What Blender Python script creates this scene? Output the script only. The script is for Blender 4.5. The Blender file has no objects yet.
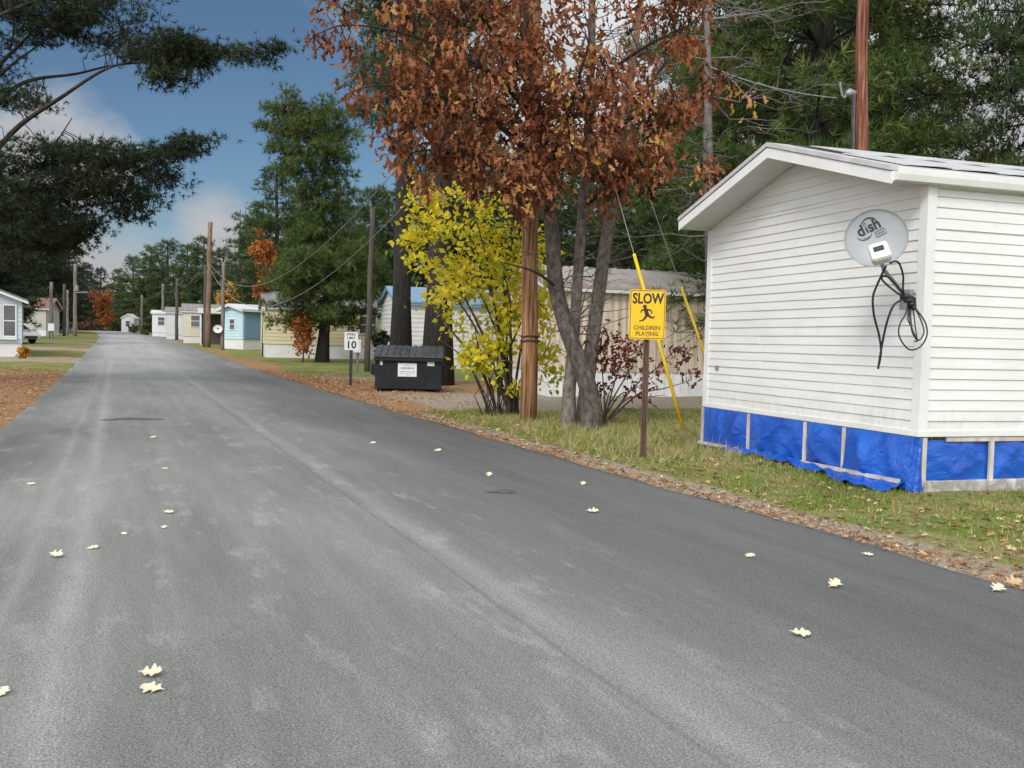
import bpy, math, random
import numpy as np
from mathutils import Vector, Matrix

R = math.radians
scene = bpy.context.scene
col = scene.collection
rng = np.random.default_rng(7)
random.seed(7)

# ------------------------------------------------------------------ camera
FPX, CAMH = 950.0, 1.45
ROLL = math.atan(0.0245)
PITCH = math.atan(41.5 / FPX)
_F = Vector((0, math.cos(PITCH), -math.sin(PITCH)))
_U0 = Vector((0, math.sin(PITCH), math.cos(PITCH)))
_R0 = Vector((1, 0, 0))
_Rt = _R0 * math.cos(ROLL) + _U0 * math.sin(ROLL)
_Ut = _U0 * math.cos(ROLL) - _R0 * math.sin(ROLL)
CAM = Vector((0, 0, CAMH))

cam_d = bpy.data.cameras.new('camera')
cam = bpy.data.objects.new('camera', cam_d)
col.objects.link(cam)
cam_d.sensor_width = 36.0
cam_d.lens = 36.0 * FPX / 1024.0
cam_d.clip_end = 3000
M3 = Matrix((_Rt, _Ut, -_F)).transposed()
cam.matrix_world = Matrix.Translation(CAM) @ M3.to_4x4()
scene.camera = cam


def ray(px, py):
    return _F + _Rt * ((px - 512) / FPX) + _Ut * ((384 - py) / FPX)


def P(px, py, D):
    """point seen at a pixel, D metres ahead of the viewer"""
    r = ray(px, py)
    return CAM + r * (D / r.y)


# road frame: s along the road, t to its right
DX, DY = -0.3849, 0.9230
ANG_N = math.atan2(-DX, DY)
ROAD_L, ROAD_R = -1.52, 5.12


def st(x, y):
    return DX * x + DY * y, DY * x - DX * y


def xy(s, t):
    return DX * s + DY * t, DY * s - DX * t


def softplus(v):
    return np.log1p(np.exp(np.clip(v / 6.0, -30, 30))) * 6.0


def bend(s):
    s = np.asarray(s, float)
    return -1.8 * (np.clip(s - 90, 0, 200) / 62.0) ** 2


def zroad(s):
    s = np.asarray(s, float)
    return 0.0128 * (softplus(s - 32) - softplus(s - 165))


def zground(s, t):
    s = np.asarray(s, float)
    t = np.asarray(t, float)
    tt = t - bend(s)
    near = np.exp(-np.clip(s - 20, 0, 100) / 25.0)
    off = np.clip(np.maximum(tt - ROAD_R, ROAD_L - tt), 0, 1.6) / 1.6
    bump = 0.03 * np.sin(s * 0.9 + t * 0.4) * np.sin(t * 0.8 - s * 0.21 + 1.3) + 0.02 * np.sin(s * 2.1 - t * 1.7)
    under = np.clip((np.minimum(tt - ROAD_L, ROAD_R - tt)) / 0.4, 0, 1)
    return zroad(s) + 0.035 * off + bump * off * near - 0.06 * under


def zxy(x, y):
    s, t = st(x, y)
    return float(zground(s, t))


def G(px, py):
    """ground point seen at a pixel"""
    r = ray(px, py)
    a, last = 2.0, None
    while a < 600:
        p = CAM + r * a
        s, t = st(p.x, p.y)
        tt = t - float(bend(s))
        z = float(zroad(s)) if ROAD_L < tt < ROAD_R else float(zground(s, t))
        if p.z <= z:
            lo, hi = last, a
            for _ in range(30):
                m = (lo + hi) / 2
                q = CAM + r * m
                s, t = st(q.x, q.y)
                tt = t - float(bend(s))
                z = float(zroad(s)) if ROAD_L < tt < ROAD_R else float(zground(s, t))
                if q.z <= z:
                    hi = m
                else:
                    lo = m
            q = CAM + r * hi
            return Vector((q.x, q.y, z))
        last = a
        a += 0.25
    return CAM + r * 600


def at(px, D):
    """ground point below a pixel column at a distance"""
    p = P(px, 342, D)
    return Vector((p.x, p.y, zxy(p.x, p.y)))


# ------------------------------------------------------------------ materials
def newmat(name):
    m = bpy.data.materials.new(name)
    m.use_nodes = True
    nt = m.node_tree
    return m, nt, nt.nodes['Principled BSDF'], nt.nodes['Material Output']


def nn(nt, kind, **kw):
    n = nt.nodes.new(kind)
    for k, v in kw.items():
        setattr(n, k, v)
    return n


def ramp(nt, stops, fac=None):
    n = nt.nodes.new('ShaderNodeValToRGB')
    e = n.color_ramp.elements
    while len(e) < len(stops):
        e.new(0.5)
    for i, (p, c) in enumerate(stops):
        e[i].position = p
        e[i].color = (c[0], c[1], c[2], 1)
    if fac is not None:
        nt.links.new(fac, n.inputs[0])
    return n


def noise(nt, vec, scale, detail=4, rough=0.55):
    n = nt.nodes.new('ShaderNodeTexNoise')
    n.inputs['Scale'].default_value = scale
    n.inputs['Detail'].default_value = detail
    n.inputs['Roughness'].default_value = rough
    if vec is not None:
        nt.links.new(vec, n.inputs['Vector'])
    return n


def mapping(nt, vec, scale):
    n = nt.nodes.new('ShaderNodeMapping')
    n.inputs['Scale'].default_value = scale
    nt.links.new(vec, n.inputs['Vector'])
    return n.outputs[0]


def mixc(nt, fac, a, b, blend='MIX'):
    n = nt.nodes.new('ShaderNodeMix')
    n.data_type = 'RGBA'
    n.blend_type = blend
    for sock, v in ((n.inputs[0], fac), (n.inputs[6], a), (n.inputs[7], b)):
        if isinstance(v, (int, float)):
            sock.default_value = v
        elif isinstance(v, tuple):
            sock.default_value = (v[0], v[1], v[2], 1)
        else:
            nt.links.new(v, sock)
    return n.outputs[2]


def math_(nt, op, a, b=0.0, clamp=False):
    n = nt.nodes.new('ShaderNodeMath')
    n.operation = op
    n.use_clamp = clamp
    for i, v in enumerate((a, b)):
        if isinstance(v, (int, float)):
            n.inputs[i].default_value = v
        else:
            nt.links.new(v, n.inputs[i])
    return n.outputs[0]


def bump(nt, bsdf, h, strength, dist):
    b = nt.nodes.new('ShaderNodeBump')
    b.inputs['Strength'].default_value = strength
    b.inputs['Distance'].default_value = dist
    nt.links.new(h, b.inputs['Height'])
    nt.links.new(b.outputs[0], bsdf.inputs['Normal'])


def surf(name, c1, c2=None, scale=6.0, rough=0.6, metal=0.0, stretch=(1, 1, 1), bmp=0.0, bdist=0.01,
         spec=0.4, c3=None, lo=0.35, hi=0.65):
    """two-tone worn surface"""
    m, nt, b, out = newmat(name)
    tc = nt.nodes.new('ShaderNodeTexCoord').outputs['Object']
    v = mapping(nt, tc, stretch)
    n1 = noise(nt, v, scale, 6, 0.6)
    c2 = c2 or tuple(x * 0.8 for x in c1)
    stops = [(lo, c1), (hi, c2)] if c3 is None else [(lo, c1), ((lo + hi) / 2, c2), (hi, c3)]
    rp = ramp(nt, stops, n1.outputs[0])
    nt.links.new(rp.outputs[0], b.inputs['Base Color'])
    b.inputs['Roughness'].default_value = rough
    b.inputs['Metallic'].default_value = metal
    b.inputs['Specular IOR Level'].default_value = spec
    if bmp:
        n2 = noise(nt, v, scale * 2.5, 6, 0.65)
        bump(nt, b, n2.outputs[0], bmp, bdist)
    return m


def leafmat(name, stops, rough=0.6, trans=0.25, spec=0.25):
    m, nt, b, out = newmat(name)
    a = nn(nt, 'ShaderNodeAttribute', attribute_name='tint')
    rp = ramp(nt, stops, a.outputs['Fac'])
    nt.links.new(rp.outputs[0], b.inputs['Base Color'])
    b.inputs['Roughness'].default_value = rough
    b.inputs['Specular IOR Level'].default_value = spec
    tr = nt.nodes.new('ShaderNodeBsdfTranslucent')
    nt.links.new(rp.outputs[0], tr.inputs['Color'])
    mx = nt.nodes.new('ShaderNodeMixShader')
    mx.inputs[0].default_value = trans
    nt.links.new(b.outputs[0], mx.inputs[1])
    nt.links.new(tr.outputs[0], mx.inputs[2])
    nt.links.new(mx.outputs[0], out.inputs[0])
    return m


M = {}
M['bark_dark'] = surf('bark_dark', (0.016, 0.014, 0.013), (0.048, 0.043, 0.039), 5, 0.9, stretch=(3, 3, 0.5), bmp=1.0, bdist=0.05)
M['bark_grey'] = surf('bark_grey', (0.085, 0.070, 0.058), (0.175, 0.150, 0.125), 9, 0.9, stretch=(1.6, 1.6, 0.8), bmp=0.7, bdist=0.03, c3=(0.25, 0.225, 0.195), lo=0.36, hi=0.7)
M['bark_oak'] = surf('bark_oak', (0.05, 0.040, 0.033), (0.115, 0.096, 0.080), 9, 0.9, stretch=(1.6, 1.6, 0.8), bmp=0.7, bdist=0.03, c3=(0.19, 0.165, 0.14), lo=0.36, hi=0.72)
M['bark_black'] = surf('bark_black', (0.018, 0.015, 0.013), (0.05, 0.042, 0.036), 5, 0.9, bmp=0.6, bdist=0.03)
M['bark_brown'] = surf('bark_brown', (0.04, 0.03, 0.022), (0.11, 0.085, 0.065), 6, 0.9, stretch=(3, 3, 0.6), bmp=0.8, bdist=0.02)
M['twig_grey'] = surf('twig_grey', (0.10, 0.09, 0.08), (0.19, 0.175, 0.16), 8, 0.9)
M['pole_new'] = surf('pole_new', (0.10, 0.038, 0.016), (0.33, 0.165, 0.07), 2.2, 0.8, stretch=(12, 12, 0.55), bmp=0.9, bdist=0.03, c3=(0.47, 0.31, 0.18), lo=0.36, hi=0.66)
M['pole_mid'] = surf('pole_mid', (0.085, 0.05, 0.03), (0.20, 0.13, 0.085), 2.2, 0.85, stretch=(10, 10, 0.55), bmp=0.5, bdist=0.02, c3=(0.30, 0.21, 0.14), lo=0.36, hi=0.66)
M['pole_red'] = surf('pole_red', (0.075, 0.018, 0.010), (0.19, 0.065, 0.036), 2.2, 0.8, stretch=(12, 12, 0.6), bmp=0.7, bdist=0.02, c3=(0.36, 0.20, 0.12), lo=0.36, hi=0.68)
M['pole_old'] = surf('pole_old', (0.12, 0.10, 0.085), (0.25, 0.22, 0.19), 3, 0.9, stretch=(8, 8, 0.6), bmp=0.4, bdist=0.01)
M['pole_dark'] = surf('pole_dark', (0.055, 0.045, 0.04), (0.13, 0.105, 0.09), 3, 0.9, stretch=(8, 8, 0.6), bmp=0.4, bdist=0.01)
M['siding_white'] = surf('siding_white', (0.74, 0.745, 0.735), (0.66, 0.66, 0.64), 1.1, 0.45, stretch=(0.5, 0.5, 1.5))
def stained(name, base, base2):
    m, nt, b, out = newmat(name)
    tc = nt.nodes.new('ShaderNodeTexCoord').outputs['Object']
    n1_ = noise(nt, mapping(nt, tc, (0.5, 0.5, 1.5)), 1.1, 6, 0.6)
    c = ramp(nt, [(0.35, base), (0.65, base2)], n1_.outputs[0]).outputs[0]
    sepz = nt.nodes.new('ShaderNodeSeparateXYZ')
    nt.links.new(tc, sepz.inputs[0])
    lo_ = nn(nt, 'ShaderNodeMapRange', interpolation_type='SMOOTHSTEP')
    lo_.inputs[1].default_value, lo_.inputs[2].default_value = 1.05, 0.62
    nt.links.new(sepz.outputs[2], lo_.inputs[0])
    n2_ = noise(nt, mapping(nt, tc, (3, 3, 1.2)), 3.0, 7, 0.7)
    d_ = ramp(nt, [(0.42, (0, 0, 0)), (0.72, (1, 1, 1))], n2_.outputs[0]).outputs[0]
    c = mixc(nt, math_(nt, 'MULTIPLY', math_(nt, 'MULTIPLY', lo_.outputs[0], d_), 0.55), c, (0.42, 0.40, 0.33))
    n3_ = noise(nt, mapping(nt, tc, (7, 7, 0.35)), 2.4, 5, 0.65)
    e_ = ramp(nt, [(0.56, (0, 0, 0)), (0.76, (1, 1, 1))], n3_.outputs[0]).outputs[0]
    c = mixc(nt, math_(nt, 'MULTIPLY', e_, 0.22), c, (0.50, 0.49, 0.43))
    nt.links.new(c, b.inputs['Base Color'])
    b.inputs['Roughness'].default_value = 0.45
    wv = noise(nt, mapping(nt, tc, (0.9, 0.9, 5)), 1.6, 3, 0.5)
    bump(nt, b, wv.outputs[0], 0.35, 0.02)
    return m


M['siding_white'] = stained('siding_white', (0.75, 0.755, 0.74), (0.68, 0.68, 0.655))
M['trim_white'] = surf('trim_white', (0.75, 0.755, 0.75), (0.67, 0.67, 0.65), 2, 0.4)
M['soffit'] = surf('soffit', (0.62, 0.62, 0.60), (0.54, 0.54, 0.52), 2, 0.6)
M['roof_metal'] = surf('roof_metal', (0.52, 0.53, 0.53), (0.44, 0.45, 0.45), 2.5, 0.5, metal=0.0, c3=(0.58, 0.58, 0.57), lo=0.3, hi=0.7)
M['concrete'] = surf('concrete', (0.50, 0.48, 0.45), (0.28, 0.26, 0.24), 7, 0.9, bmp=0.6, bdist=0.01, c3=(0.62, 0.60, 0.57), lo=0.3, hi=0.7)
M['batten'] = surf('batten', (0.62, 0.58, 0.52), (0.42, 0.37, 0.31), 8, 0.8, stretch=(1, 1, 0.4))
M['black_plastic'] = surf('black_plastic', (0.012, 0.012, 0.013), (0.03, 0.03, 0.032), 5, 0.42)
M['cable'] = surf('cable', (0.015, 0.015, 0.017), (0.03, 0.03, 0.032), 9, 0.5)
M['dumpster_paint'] = surf('dumpster_paint', (0.007, 0.009, 0.012), (0.016, 0.019, 0.023), 3, 0.5, spec=0.25, bmp=0.2, bdist=0.01)
M['dumpster_lid'] = surf('dumpster_lid', (0.03, 0.03, 0.032), (0.075, 0.075, 0.078), 4, 0.38)
M['white_label'] = surf('white_label', (0.72, 0.73, 0.73), (0.6, 0.61, 0.62), 8, 0.5)
M['ink'] = surf('ink', (0.02, 0.02, 0.022), (0.035, 0.035, 0.038), 20, 0.6)
M['ink_soft'] = surf('ink_soft', (0.22, 0.25, 0.3), (0.3, 0.33, 0.38), 20, 0.6)
M['sign_yellow'] = surf('sign_yellow', (0.80, 0.50, 0.012), (0.74, 0.44, 0.012), 6, 0.35)
M['sign_ink'] = surf('sign_ink', (0.02, 0.016, 0.01), (0.035, 0.028, 0.015), 20, 0.5)
M['sign_ink_worn'] = surf('sign_ink_worn', (0.10, 0.07, 0.012), (0.22, 0.14, 0.015), 25, 0.5)
M['sign_post'] = surf('sign_post', (0.075, 0.042, 0.03), (0.15, 0.09, 0.065), 9, 0.7, stretch=(1, 1, 0.4), bmp=0.3, bdist=0.003)
M['black_post'] = surf('black_post', (0.02, 0.02, 0.02), (0.04, 0.04, 0.038), 9, 0.6)
M['dish_grey'] = surf('dish_grey', (0.33, 0.355, 0.37), (0.29, 0.31, 0.325), 3, 0.4)
M['gap_shade'] = surf('gap_shade', (0.02, 0.02, 0.021), (0.035, 0.035, 0.036), 6, 0.9)  # near-black colour for the shade in the roof panel gaps
M['lnb'] = surf('lnb', (0.72, 0.71, 0.68), (0.62, 0.61, 0.58), 5, 0.45)
M['galv'] = surf('galv', (0.36, 0.37, 0.38), (0.24, 0.25, 0.26), 8, 0.5, metal=0.5)
M['guard_yellow'] = surf('guard_yellow', (0.82, 0.55, 0.015), (0.72, 0.45, 0.015), 6, 0.4)
M['wire'] = surf('wire', (0.20, 0.20, 0.195), (0.28, 0.28, 0.27), 9, 0.6)
M['glass'] = surf('glass', (0.05, 0.06, 0.07), (0.09, 0.10, 0.11), 1.5, 0.08, spec=0.8)
M['rubber'] = surf('rubber', (0.015, 0.015, 0.015), (0.03, 0.03, 0.03), 9, 0.8)
M['car_white'] = surf('car_white', (0.74, 0.75, 0.76), (0.70, 0.71, 0.72), 2, 0.22, spec=0.6)
M['chrome'] = surf('chrome', (0.5, 0.5, 0.52), (0.4, 0.4, 0.42), 3, 0.25, metal=0.9)
M['rust_roof'] = surf('rust_roof', (0.36, 0.33, 0.31), (0.30, 0.24, 0.21), 0.8, 0.6, metal=0.1, c3=(0.24, 0.075, 0.05), lo=0.50, hi=0.72, stretch=(1, 1, 1))
M['wood_step'] = surf('wood_step', (0.30, 0.24, 0.18), (0.18, 0.14, 0.1), 6, 0.9)


def streaky_panel(name, base, streak, sx=4.0):
    m, nt, b, out = newmat(name)
    tc = nt.nodes.new('ShaderNodeTexCoord').outputs['Object']
    n1 = noise(nt, mapping(nt, tc, (sx, sx, 0.25)), 2.2, 5, 0.6)
    rp = ramp(nt, [(0.36, streak), (0.56, base)], n1.outputs[0])
    nt.links.new(rp.outputs[0], b.inputs['Base Color'])
    b.inputs['Roughness'].default_value = 0.6
    return m


M['panel_tan'] = streaky_panel('panel_tan', (0.62, 0.55, 0.44), (0.36, 0.27, 0.18))


def tarp_mat():
    m, nt, b, out = newmat('tarp_blue')
    tc = nt.nodes.new('ShaderNodeTexCoord').outputs['Object']
    n1 = noise(nt, tc, 2.2, 6, 0.6)
    rp = ramp(nt, [(0.3, (0.004, 0.060, 0.37)), (0.6, (0.006, 0.10, 0.52)), (0.78, (0.02, 0.15, 0.62))], n1.outputs[0])
    nt.links.new(rp.outputs[0], b.inputs['Base Color'])
    b.inputs['Roughness'].default_value = 0.24
    b.inputs['Specular IOR Level'].default_value = 0.6
    w = noise(nt, mapping(nt, tc, (1.3, 1.3, 1.9)), 2.6, 6, 0.58)
    w.inputs['Distortion'].default_value = 1.2
    bump(nt, b, w.outputs[0], 0.5, 0.07)
    return m


M['tarp'] = tarp_mat()


def road_mat():
    m, nt, b, out = newmat('asphalt')
    uv = nn(nt, 'ShaderNodeUVMap', uv_map='road').outputs[0]
    sep = nt.nodes.new('ShaderNodeSeparateXYZ')
    nt.links.new(uv, sep.inputs[0])
    s_, t_ = sep.outputs[0], sep.outputs[1]
    # worn streaks along the lane
    st1 = noise(nt, mapping(nt, uv, (0.10, 1.7, 1)), 1.6, 5, 0.6)
    st2 = noise(nt, mapping(nt, uv, (0.35, 3.2, 1)), 2.0, 6, 0.7)
    big = noise(nt, mapping(nt, uv, (0.16, 0.5, 1)), 1.0, 3, 0.5)
    a = math_(nt, 'ADD', math_(nt, 'MULTIPLY', st1.outputs[0], 0.24), 0.09)
    a = math_(nt, 'ADD', a, math_(nt, 'ADD', math_(nt, 'MULTIPLY', st2.outputs[0], 0.2), 0.05))
    a = math_(nt, 'ADD', a, math_(nt, 'MULTIPLY', big.outputs[0], 0.35))
    # fresher, darker binder to the right of the worn lane and along the left edge
    mr = nn(nt, 'ShaderNodeMapRange', interpolation_type='SMOOTHSTEP')
    mr.inputs[1].default_value, mr.inputs[2].default_value = 1.9, 4.2
    mr.inputs[3].default_value, mr.inputs[4].default_value = 0.0, -0.215
    jit = noise(nt, mapping(nt, uv, (0.12, 0.3, 1)), 1.3, 3)
    tj = math_(nt, 'ADD', t_, math_(nt, 'MULTIPLY', math_(nt, 'SUBTRACT', jit.outputs[0], 0.5), 1.6))
    nt.links.new(tj, mr.inputs[0])
    a = math_(nt, 'ADD', a, mr.outputs[0])
    ml = nn(nt, 'ShaderNodeMapRange', interpolation_type='SMOOTHSTEP')
    ml.inputs[1].default_value, ml.inputs[2].default_value = -1.5, -0.3
    ml.inputs[3].default_value, ml.inputs[4].default_value = -0.16, 0.0
    nt.links.new(tj, ml.inputs[0])
    a = math_(nt, 'ADD', a, ml.outputs[0])
    # surface gets paler farther along the road
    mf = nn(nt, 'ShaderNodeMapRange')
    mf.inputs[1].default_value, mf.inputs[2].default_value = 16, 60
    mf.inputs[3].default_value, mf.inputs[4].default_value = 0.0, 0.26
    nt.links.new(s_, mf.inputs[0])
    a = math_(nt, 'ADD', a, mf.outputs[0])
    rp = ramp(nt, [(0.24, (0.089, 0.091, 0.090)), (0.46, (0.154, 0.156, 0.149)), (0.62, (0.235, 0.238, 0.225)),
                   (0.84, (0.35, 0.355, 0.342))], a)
    c = rp.outputs[0]
    # pale dusty scuffs
    sc = noise(nt, mapping(nt, uv, (0.8, 2.2, 1)), 1.4, 7, 0.72)
    scm = nn(nt, 'ShaderNodeMapRange')
    scm.inputs[1].default_value, scm.inputs[2].default_value = 0.54, 0.70
    scm.inputs[3].default_value, scm.inputs[4].default_value = 0.0, 0.55
    nt.links.new(sc.outputs[0], scm.inputs[0])
    inl = nn(nt, 'ShaderNodeMapRange', interpolation_type='SMOOTHSTEP')
    inl.inputs[1].default_value, inl.inputs[2].default_value = 3.6, 2.2
    nt.links.new(t_, inl.inputs[0])
    c = mixc(nt, math_(nt, 'MULTIPLY', scm.outputs[0], inl.outputs[0]), c, (0.36, 0.365, 0.345))
    # wheel track and centre seam as thin lines
    def line(tc_, w, jitter, strength, colr, c):
        wob = noise(nt, mapping(nt, uv, (0.25, 0.0, 1)), 1.5, 4)
        tt = math_(nt, 'ADD', t_, math_(nt, 'MULTIPLY', math_(nt, 'SUBTRACT', wob.outputs[0], 0.5), jitter))
        d = math_(nt, 'ABSOLUTE', math_(nt, 'SUBTRACT', tt, tc_))
        f = math_(nt, 'SUBTRACT', 1.0, math_(nt, 'DIVIDE', d, w), True)
        brk = noise(nt, mapping(nt, uv, (0.9, 6, 1)), 2.0, 5, 0.7)
        f = math_(nt, 'MULTIPLY', f, math_(nt, 'MULTIPLY', brk.outputs[0], strength), True)
        return mixc(nt, f, c, colr)
    c = line(1.92, 0.022, 0.12, 0.7, (0.07, 0.072, 0.074), c)
    c = line(2.06, 0.12, 0.16, 0.45, (0.38, 0.38, 0.36), c)
    c = line(-0.22, 0.13, 0.25, 0.8, (0.36, 0.36, 0.35), c)
    c = line(-0.52, 0.07, 0.25, 0.6, (0.33, 0.335, 0.325), c)
    # aggregate
    ag = nn(nt, 'ShaderNodeTexVoronoi')
    ag.inputs['Scale'].default_value = 85
    nt.links.new(uv, ag.inputs['Vector'])
    ag2 = noise(nt, uv, 110, 5, 0.85)
    sp = ramp(nt, [(0.40, (0.38, 0.38, 0.39)), (0.5, (0.95, 0.95, 0.95)), (0.57, (1.45, 1.45, 1.42)), (0.66, (2.7, 2.65, 2.5))], ag2.outputs[0])
    c = mixc(nt, 0.78, c, sp.outputs[0], 'MULTIPLY')
    sp2 = ramp(nt, [(0.0, (1.3, 1.3, 1.28)), (0.45, (1, 1, 1)), (0.9, (0.62, 0.62, 0.63))], ag.outputs['Distance'])
    c = mixc(nt, 0.6, c, sp2.outputs[0], 'MULTIPLY')
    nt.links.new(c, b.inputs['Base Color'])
    b.inputs['Roughness'].default_value = 0.82
    b.inputs['Specular IOR Level'].default_value = 0.3
    h = math_(nt, 'ADD', ag2.outputs[0], math_(nt, 'MULTIPLY', ag.outputs['Distance'], -0.7))
    bump(nt, b, h, 0.4, 0.007)
    return m


M['asphalt'] = road_mat()


def ground_mat():
    m, nt, b, out = newmat('ground_cover')
    tc = nt.nodes.new('ShaderNodeTexCoord').outputs['Object']
    g = nn(nt, 'ShaderNodeAttribute', attribute_name='grass').outputs['Fac']
    l = nn(nt, 'ShaderNodeAttribute', attribute_name='litter').outputs['Fac']
    fine = noise(nt, tc, 22, 6, 0.7)
    mid = noise(nt, tc, 1.1, 7, 0.68)
    big = noise(nt, tc, 0.25, 4, 0.6)
    gravel = ramp(nt, [(0.3, (0.14, 0.115, 0.085)), (0.5, (0.29, 0.245, 0.185)), (0.68, (0.46, 0.40, 0.31))], fine.outputs[0]).outputs[0]
    grass1 = ramp(nt, [(0.3, (0.055, 0.085, 0.016)), (0.5, (0.125, 0.175, 0.027)), (0.7, (0.22, 0.225, 0.065))], fine.outputs[0]).outputs[0]
    dry = ramp(nt, [(0.3, (0.14, 0.11, 0.05)), (0.6, (0.32, 0.26, 0.135)), (0.75, (0.42, 0.35, 0.20))], fine.outputs[0]).outputs[0]
    drym = ramp(nt, [(0.44, (0, 0, 0)), (0.58, (1, 1, 1))], mid.outputs[0]).outputs[0]
    grass = mixc(nt, math_(nt, 'MULTIPLY', drym, 0.75), grass1, dry)
    lit = ramp(nt, [(0.28, (0.11, 0.058, 0.03)), (0.5, (0.29, 0.165, 0.085)), (0.64, (0.40, 0.25, 0.14)), (0.78, (0.50, 0.36, 0.22))], fine.outputs[0]).outputs[0]
    def mask(a, k):
        v = math_(nt, 'ADD', a, math_(nt, 'MULTIPLY', math_(nt, 'SUBTRACT', mid.outputs[0], 0.5), k))
        v = math_(nt, 'ADD', v, math_(nt, 'MULTIPLY', math_(nt, 'SUBTRACT', fine.outputs[0], 0.5), 0.5))
        r = nn(nt, 'ShaderNodeMapRange', interpolation_type='SMOOTHSTEP')
        r.inputs[1].default_value, r.inputs[2].default_value = 0.4, 0.6
        nt.links.new(v, r.inputs[0])
        return r.outputs[0]
    c = mixc(nt, mask(g, 0.9), gravel, grass)
    c = mixc(nt, mask(l, 1.2), c, lit)
    nt.links.new(c, b.inputs['Base Color'])
    b.inputs['Roughness'].default_value = 0.95
    b.inputs['Specular IOR Level'].default_value = 0.15
    bump(nt, b, fine.outputs[0], 0.8, 0.03)
    return m


M['ground'] = ground_mat()

M['needle'] = leafmat('pine_needles', [(0.0, (0.028, 0.055, 0.024)), (0.45, (0.062, 0.100, 0.034)), (0.8, (0.115, 0.150, 0.042)), (1.0, (0.20, 0.21, 0.055))])
M['needle_dark'] = leafmat('dark_pine_needles', [(0.0, (0.014, 0.026, 0.014)), (0.55, (0.030, 0.050, 0.023)), (1.0, (0.07, 0.09, 0.035))], trans=0.15)
M['needle_light'] = leafmat('light_pine_needles', [(0.0, (0.04, 0.07, 0.022)), (0.5, (0.085, 0.135, 0.034)), (1.0, (0.19, 0.22, 0.055))])
M['oak_leaf'] = leafmat('oak_leaves', [(0.0, (0.085, 0.028, 0.014)), (0.4, (0.26, 0.092, 0.039)), (0.75, (0.40, 0.162, 0.072)), (0.93, (0.52, 0.28, 0.13)), (1.0, (0.50, 0.30, 0.05))], trans=0.35)
M['yellow_leaf'] = leafmat('yellow_leaves', [(0.0, (0.34, 0.40, 0.04)), (0.3, (0.66, 0.60, 0.035)), (0.7, (0.85, 0.70, 0.035)), (1.0, (0.87, 0.76, 0.15))], trans=0.5)
M['red_leaf'] = leafmat('dark_red_leaves', [(0.0, (0.07, 0.014, 0.014)), (0.6, (0.19, 0.045, 0.038)), (1.0, (0.36, 0.12, 0.09))], trans=0.25)
M['orange_leaf'] = leafmat('orange_leaves', [(0.0, (0.25, 0.07, 0.02)), (0.5, (0.42, 0.14, 0.03)), (1.0, (0.55, 0.26, 0.05))], trans=0.3)
M['gold_leaf'] = leafmat('gold_leaves', [(0.0, (0.35, 0.16, 0.02)), (0.5, (0.50, 0.27, 0.03)), (1.0, (0.6, 0.38, 0.06))], trans=0.3)
M['bush_leaf'] = leafmat('bush_leaves', [(0.0, (0.06, 0.08, 0.02)), (1.0, (0.16, 0.17, 0.05))])
M['russet_leaf'] = leafmat('russet_leaves', [(0.0, (0.07, 0.035, 0.03)), (0.6, (0.15, 0.06, 0.045)), (1.0, (0.22, 0.10, 0.07))])
M['litter_leaf'] = leafmat('litter_leaves', [(0.0, (0.15, 0.075, 0.035)), (0.4, (0.32, 0.175, 0.085)), (0.8, (0.50, 0.36, 0.20)), (1.0, (0.62, 0.52, 0.36))], trans=0.1)
M['orange_litter'] = leafmat('orange_litter', [(0.0, (0.24, 0.11, 0.05)), (0.5, (0.44, 0.235, 0.115)), (1.0, (0.56, 0.38, 0.22))], trans=0.1)
M['grass_blade'] = leafmat('grass_blades', [(0.0, (0.08, 0.13, 0.018)), (0.35, (0.17, 0.235, 0.03)), (0.6, (0.30, 0.29, 0.085)), (1.0, (0.54, 0.45, 0.24))], trans=0.2)
M['road_leaf'] = surf('road_leaf', (0.56, 0.47, 0.29), (0.66, 0.60, 0.44), 45, 0.7, c3=(0.40, 0.29, 0.14), lo=0.3, hi=0.8)
M['road_leaf_tan'] = surf('road_leaf_tan', (0.42, 0.28, 0.14), (0.52, 0.38, 0.22), 30, 0.7)


# ------------------------------------------------------------------ objects
def tag(o, label=None, cat=None, group=None, kind=None):
    if label:
        o['label'] = label
    if cat:
        o['category'] = cat
    if group:
        o['group'] = group
    if kind:
        o['kind'] = kind
    return o


def empty(name, loc, rotz=0.0, label=None, cat=None, group=None):
    o = bpy.data.objects.new(name, None)
    o.empty_display_size = 0.3
    o.location = loc
    o.rotation_euler = (0, 0, rotz)
    col.objects.link(o)
    return tag(o, label, cat, group)


def link_mesh(name, me, mat, parent=None):
    if isinstance(mat, (list, tuple)):
        for q in mat:
            me.materials.append(q)
    else:
        me.materials.append(mat)
    o = bpy.data.objects.new(name, me)
    col.objects.link(o)
    if parent:
        o.parent = parent
    return o


def copy_tree(o, parent=None):
    c = o.copy()
    col.objects.link(c)
    if parent:
        c.parent = parent
    for ch in list(o.children):
        copy_tree(ch, c)
    return c


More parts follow.
